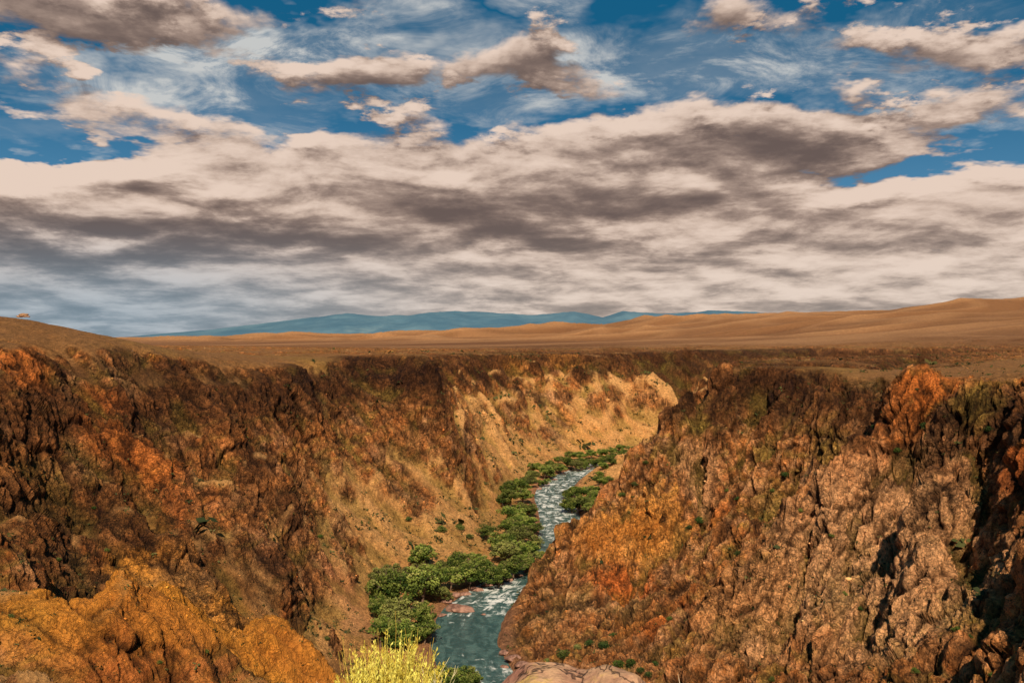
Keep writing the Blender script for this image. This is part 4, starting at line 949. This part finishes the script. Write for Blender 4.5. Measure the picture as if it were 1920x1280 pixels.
# yellow shrub
root = obj('yellow_shrub', None, None, None, (-.47, 3.3, -1.74), label='bright yellow twiggy shrub standing at the bottom edge', category='shrub')
r_ = np.random.default_rng(21)
def stems(n_, spread, h0_, h1_, wob, rad, xo=0, lean=0):
    ps = []
    for _ in range(n_):
        bx_, by_ = r_.normal(0, .05, 2); ax = r_.uniform(-1, 1) ; ay = r_.uniform(-1, 1)
        hh = r_.uniform(h0_, h1_) * (1 - .22 * abs(ax) ** 2); t = np.linspace(0, 1, 10); ph = r_.uniform(0, 6.28, 2); fr_ = r_.uniform(5, 10)
        x_ = bx_ * .5 + xo * t + ax * spread * t ** .75 + wob * np.sin(fr_ * t + ph[0]) * t; y_ = by_ * .5 + ay * spread * .8 * t ** .75 + wob * np.sin(fr_ * t + ph[1]) * t
        ps.append((np.stack([x_, y_, hh * t], 1), rad * (1.1 - .75 * t)))
    return ps
def leaflets(ps, per, size, t0=.35):
    cen, a_ = [], []
    for P0, _ in ps:
        t = r_.uniform(t0, 1, per); idx = t * (len(P0) - 1); i0 = np.minimum(idx.astype(int), len(P0) - 2); w = (idx - i0)[:, None]
        cen.append(P0[i0] * (1 - w) + P0[i0 + 1] * w + r_.normal(0, .004, (per, 3)))
    cen = np.concatenate(cen); n_ = len(cen); d_ = r_.normal(0, .55, (n_, 3)); d_[:, 2] = 1; d_ /= np.linalg.norm(d_, axis=1)[:, None]
    s_ = np.cross(d_, r_.normal(size=(n_, 3))); s_ /= np.linalg.norm(s_, axis=1)[:, None]; L_ = (size * r_.uniform(.6, 1.4, n_))[:, None]
    return np.stack([cen, cen + d_ * L_ * .5 + s_ * L_ * .16, cen + d_ * L_, cen + d_ * L_ * .5 - s_ * L_ * .16], 1).reshape(-1, 3), n_
def mat_plain(name, c1, c2, sc_=30):
    m_, b_ = new_mat(name); matte(b_, .6); link(cmix(c1, c2, ss(.35, .65, noise(objco(), sc_, 3))), b_.inputs['Base Color']); return m_
ps = stems(380, .20, .38, .57, .010, .0024)
M_y = mat_plain('yellow_twigs', (.62, .46, .05), (.88, .78, .16))
obj('flowering_twigs', tubes('flowering_twigs', ps, 5), M_y, root)
lv, n_ = leaflets(ps, 55, .014); me = bpy.data.meshes.new('leaflets'); set_geo(me, lv, np.arange(n_ * 4).reshape(-1, 4)); obj('leaflets', me, M_y, root)
ps2 = stems(18, .20, .57, .68, .012, .0019)
obj('long_sprigs', tubes('long_sprigs', ps2, 5), mat_plain('ochre_sprigs', (.55, .33, .06), (.75, .55, .10)), root)
ps3 = stems(26, .06, .36, .50, .012, .0021, xo=.19)
for P0, R0 in list(ps3):
    for _ in range(5):
        i0 = r_.integers(4, 9); s_ = P0[i0]; d_ = np.array([r_.uniform(-.5, .6), r_.uniform(-.4, .4), 1.]) * r_.uniform(.03, .07); ps3.append((np.stack([s_, s_ + d_ * .5 + [.004, 0, 0], s_ + d_]), np.array([.0016, .0013, .0008])))
ps3 += stems(7, .05, .36, .44, .015, .002, xo=-.28)
obj('dry_twigs', tubes('dry_twigs', ps3, 5), mat_plain('cream_dry_twigs', (.60, .50, .24), (.85, .76, .45)), root)
# dry stalks right of the boulder
pst = [([(0, 0, 0), (-.012, 0, .12), (-.016, 0, .22), (-.028, 0, .285)], [.0035, .003, .0022, .001]), ([(0, 0, 0), (.012, 0, .1), (.03, 0, .17), (.062, .01, .235)], [.0035, .003, .0026, .0012]), ([(0, 0, 0), (.02, 0, .1), (.05, 0, .16), (.057, .01, .225)], [.003, .0022, .0016, .001])]
obj('dry_stalk', tubes('dry_stalk', pst, 6), mat_plain('straw', (.62, .45, .25), (.8, .62, .40)), None, (.70, 3.45, -1.64), label='forked dry straw stalk right of the foreground boulder', category='dry grass')
log('foreground')
# ------------------------------------------------------------------ sky, sun, camera
SUN_EL, SUN_AZ = math.radians(45), math.radians(180)      # azimuth clockwise from +Y
world = bpy.data.worlds.new('World'); scene.world = world; world.use_nodes = True; world.cycles.sampling_method = 'NONE'
nt = world.node_tree; Sk.nt = nt
bg = nt.nodes['Background']; bg.inputs['Strength'].default_value = .1
sky = nt.nodes.new('ShaderNodeTexSky'); sky.sky_type = 'NISHITA'; sky.sun_disc = False
sky.sun_elevation = SUN_EL; sky.sun_rotation = SUN_AZ; sky.altitude = 1200; sky.air_density = 1.0; sky.dust_density = .4; sky.ozone_density = 3.0
g = nt.nodes.new('ShaderNodeTexCoord'); sep = nt.nodes.new('ShaderNodeSeparateXYZ'); nt.links.new(g.outputs['Generated'], sep.inputs[0])
dx, dy, dz = (Sk(sep.outputs[i]) for i in range(3))
az = Sk.m('ARCTAN2', dx, dy); el = Sk.m('ARCSINE', dz)
def ang(u, v):
    a = math.atan((u - 960) / F); return a, math.atan((HV - v) / F * math.cos(a))
def blob(V, u, v, ru, rv, amp):
    a, e = ang(u, v); ru *= 1.12; rv *= 1.12
    nd = nt.nodes.new('ShaderNodeTexGradient'); nd.gradient_type = 'SPHERICAL'
    tm = nd.texture_mapping; tm.vector_type = 'POINT'; tm.scale = (F / ru, F / rv, 1); tm.translation = (-a * F / ru, -e * F / rv, 0)
    nt.links.new(V.o, nd.inputs[0]); return Sk(nd.outputs['Fac']), amp * 1.25
def blobs(V, lst, s):
    for b_ in lst:
        q, a_ = blob(V, *b_); s = Sk.m('MULTIPLY_ADD', q, a_, s)
    return s
PUFFS = [(200, 0, 480, 90, 1.1), (50, 112, 130, 40, .8), (290, 212, 230, 60, .75), (600, 135, 190, 46, .62), (760, 130, 190, 50, .62), (985, 100, 110, 34, .62), (1060, 150, 190, 40, .72), (910, 150, 80, 30, .35), (1390, 25, 210, 40, .6),
         (1680, 70, 210, 30, .62), (1850, 85, 150, 34, .6), (1610, 155, 90, 17, .6), (1860, 30, 130, 22, .45), (1900, 195, 130, 60, .6), (1320, 205, 140, 40, .5), (1580, 235, 260, 60, .75),
         (760, 330, 640, 105, .9), (1300, 320, 560, 115, .9), (120, 375, 420, 75, .9), (900, 230, 240, 40, .5), (30, 235, 110, 22, .4),
         (130, 290, 170, 30, -.9), (1720, 305, 230, 28, -.6), (1200, 70, 160, 50, -.5), (250, 140, 240, 26, -.6), (560, 60, 170, 40, -.7), (850, 60, 100, 50, -.5), (560, 225, 200, 24, -.5)]
DARKS = [(1050, 395, 520, 40, .25), (480, 455, 330, 36, .22), (1450, 285, 200, 60, .5), (700, 140, 260, 60, .35), (1050, 120, 200, 80, .45), (300, 30, 460, 90, .2), (1400, 30, 260, 60, .25), (1750, 80, 260, 50, .2), (1500, 230, 400, 50, .25), (300, 215, 260, 60, .12), (200, 560, 520, 60, .0), (620, 480, 700, 40, .1),
         (100, 360, 230, 55, -.3), (300, 290, 130, 22, -.25), (1750, 500, 700, 100, -.28), (900, 520, 700, 50, -.15), (800, 285, 620, 60, .14), (150, 460, 300, 40, .1), (1250, 420, 250, 40, -.3), (560, 300, 220, 40, -.2), (70, 110, 110, 30, -.35), (1350, 240, 120, 30, -.15), (380, 500, 260, 22, -.35), (1720, 330, 220, 40, -.3), (230, 240, 220, 40, -.25)]
def cloud(zoff):
    z_ = dz + zoff
    den = Sk.m('MAXIMUM', z_ + .15, .05)
    P = vec(dx / den, dy / den, 0)
    wn = noise(P, 2.2, 5, .6, color=True); sw = nt.nodes.new('ShaderNodeSeparateXYZ'); nt.links.new(wn.o, sw.inputs[0])
    wa = (Sk(sw.outputs[0]) - .5) * .22; we = (Sk(sw.outputs[1]) - .5) * .12
    A_ = az + wa; E_ = Sk.m('ARCSINE', z_) + we
    n1_ = noise(P, 2.3, 10, .60, .3)
    s = ss(.215, .12, E_) * 1.25 - .30 + Sk.m('MAXIMUM', noise(P, 4.2, 7, .62) - .53, 0.0) * ss(.19, .25, E_) * 5.0
    s = blobs(vec(A_, E_, 0), PUFFS, s)
    return s + (n1_ - .5) * 2.8 , P
Dn, P = cloud(0.0)
D2_, _p = cloud(.016)
alpha = ss(.0, .42, Dn)
shade = Sk.m('MULTIPLY_ADD', Dn - D2_, .95, .64)
thick = ss(.2, 1.7, Dn)
fine = noise(P, 6, 9, .72)
br = shade - thick * .22 + (fine - .5) * .85
AE = vec(az, el, 0)
br = br - blobs(AE, DARKS, 0.0)
br = ss(-.28, 1.25, br)
ramp = nt.nodes.new('ShaderNodeValToRGB'); nt.links.new(br.o, ramp.inputs[0]); cr = ramp.color_ramp
cr.elements[0].position = 0; cr.elements[0].color = (.14, .102, .092, 1)
cr.elements[1].position = 1; cr.elements[1].color = (.79, .62, .515, 1)
for p_, c_ in ((.25, (.22, .158, .134)), (.5, (.36, .262, .215)), (.75, (.60, .455, .37))):
    e_ = cr.elements.new(p_); e_.color = c_ + (1,)
cc = Sk(ramp.outputs[0])
# towards the horizon the deck greys into blue haze
hz = ss(.15, .02, el); br = br + (.72 - br) * (hz * .5)
cold = ss(.15, -.45, az)
haze = cmix((.58, .54, .49), (.22, .33, .41), cold)
cc = cmix(cc, scale_c(haze, br * .75 + .65), hz * (cold * .42 + .3))
# thin high cloud
P3 = vec(dx / (dz + .12), dy / (dz + .12), 3.0)
wv = noise(P3, .8, 4, .6, 1.2)
cir = ss(.40, .68, noise(P3, 2.6, 9, .7, .7)) * .85
sw1 = nt.nodes.new('ShaderNodeSeparateXYZ'); nt.links.new(noise(P3, 1.6, 5, .65, color=True).o, sw1.inputs[0])
cm = blobs(vec(az + (Sk(sw1.outputs[0]) - .5) * .5, el + (Sk(sw1.outputs[1]) - .5) * .22, 0), [(540, 72, 240, 60, 1.0), (1300, 135, 640, 75, .75), (350, 165, 330, 60, .7), (1750, 215, 260, 40, .7), (950, 40, 160, 30, .5), (150, 240, 200, 40, .6)], 0.0)
cir = Sk.m('MINIMUM', Sk.m('MULTIPLY', cir + .12, cm * 1.7), .9)
blue = scale_c(cmix(Sk(sky.outputs[0]), (0.05, 1.6, 3.0), .7, 'MIX'), 1.0)
blue = cmix(blue, (.0, .92, 2.0), ss(.10, .34, el) * .8)
K = 10.0
lay = cmix(blue, (6.2, 6.2, 6.0), Sk.m('MAXIMUM', cir, 0.0))
final = cmix(lay, scale_c(cc, K), alpha)
below = ss(.0, -.02, dz)
final = cmix(final, (1.4, .8, .4), below)
link(final, bg.inputs['Color'])
sl = bpy.data.lights.new('sun', 'SUN'); sl.energy = 5.0; sl.angle = math.radians(.8); sl.color = (1, .88, .70)
so = bpy.data.objects.new('sun', sl); COL.objects.link(so)
from mathutils import Vector
sd = Vector((math.sin(SUN_AZ) * math.cos(SUN_EL), math.cos(SUN_AZ) * math.cos(SUN_EL), math.sin(SUN_EL)))
so.rotation_euler = sd.to_track_quat('Z', 'Y').to_euler()
cam = bpy.data.cameras.new('camera'); cam.lens = 30; cam.sensor_width = 36; cam.clip_start = .1; cam.clip_end = 120000
co = bpy.data.objects.new('camera', cam); COL.objects.link(co); scene.camera = co
co.rotation_euler = (math.pi / 2 - math.atan(5 / F), 0, 0)
scene.view_settings.view_transform = 'Standard'; scene.view_settings.look = 'None'; scene.view_settings.exposure = 0; scene.view_settings.gamma = 1
scene.cycles.max_bounces = 5; scene.cycles.diffuse_bounces = 2
log('done')
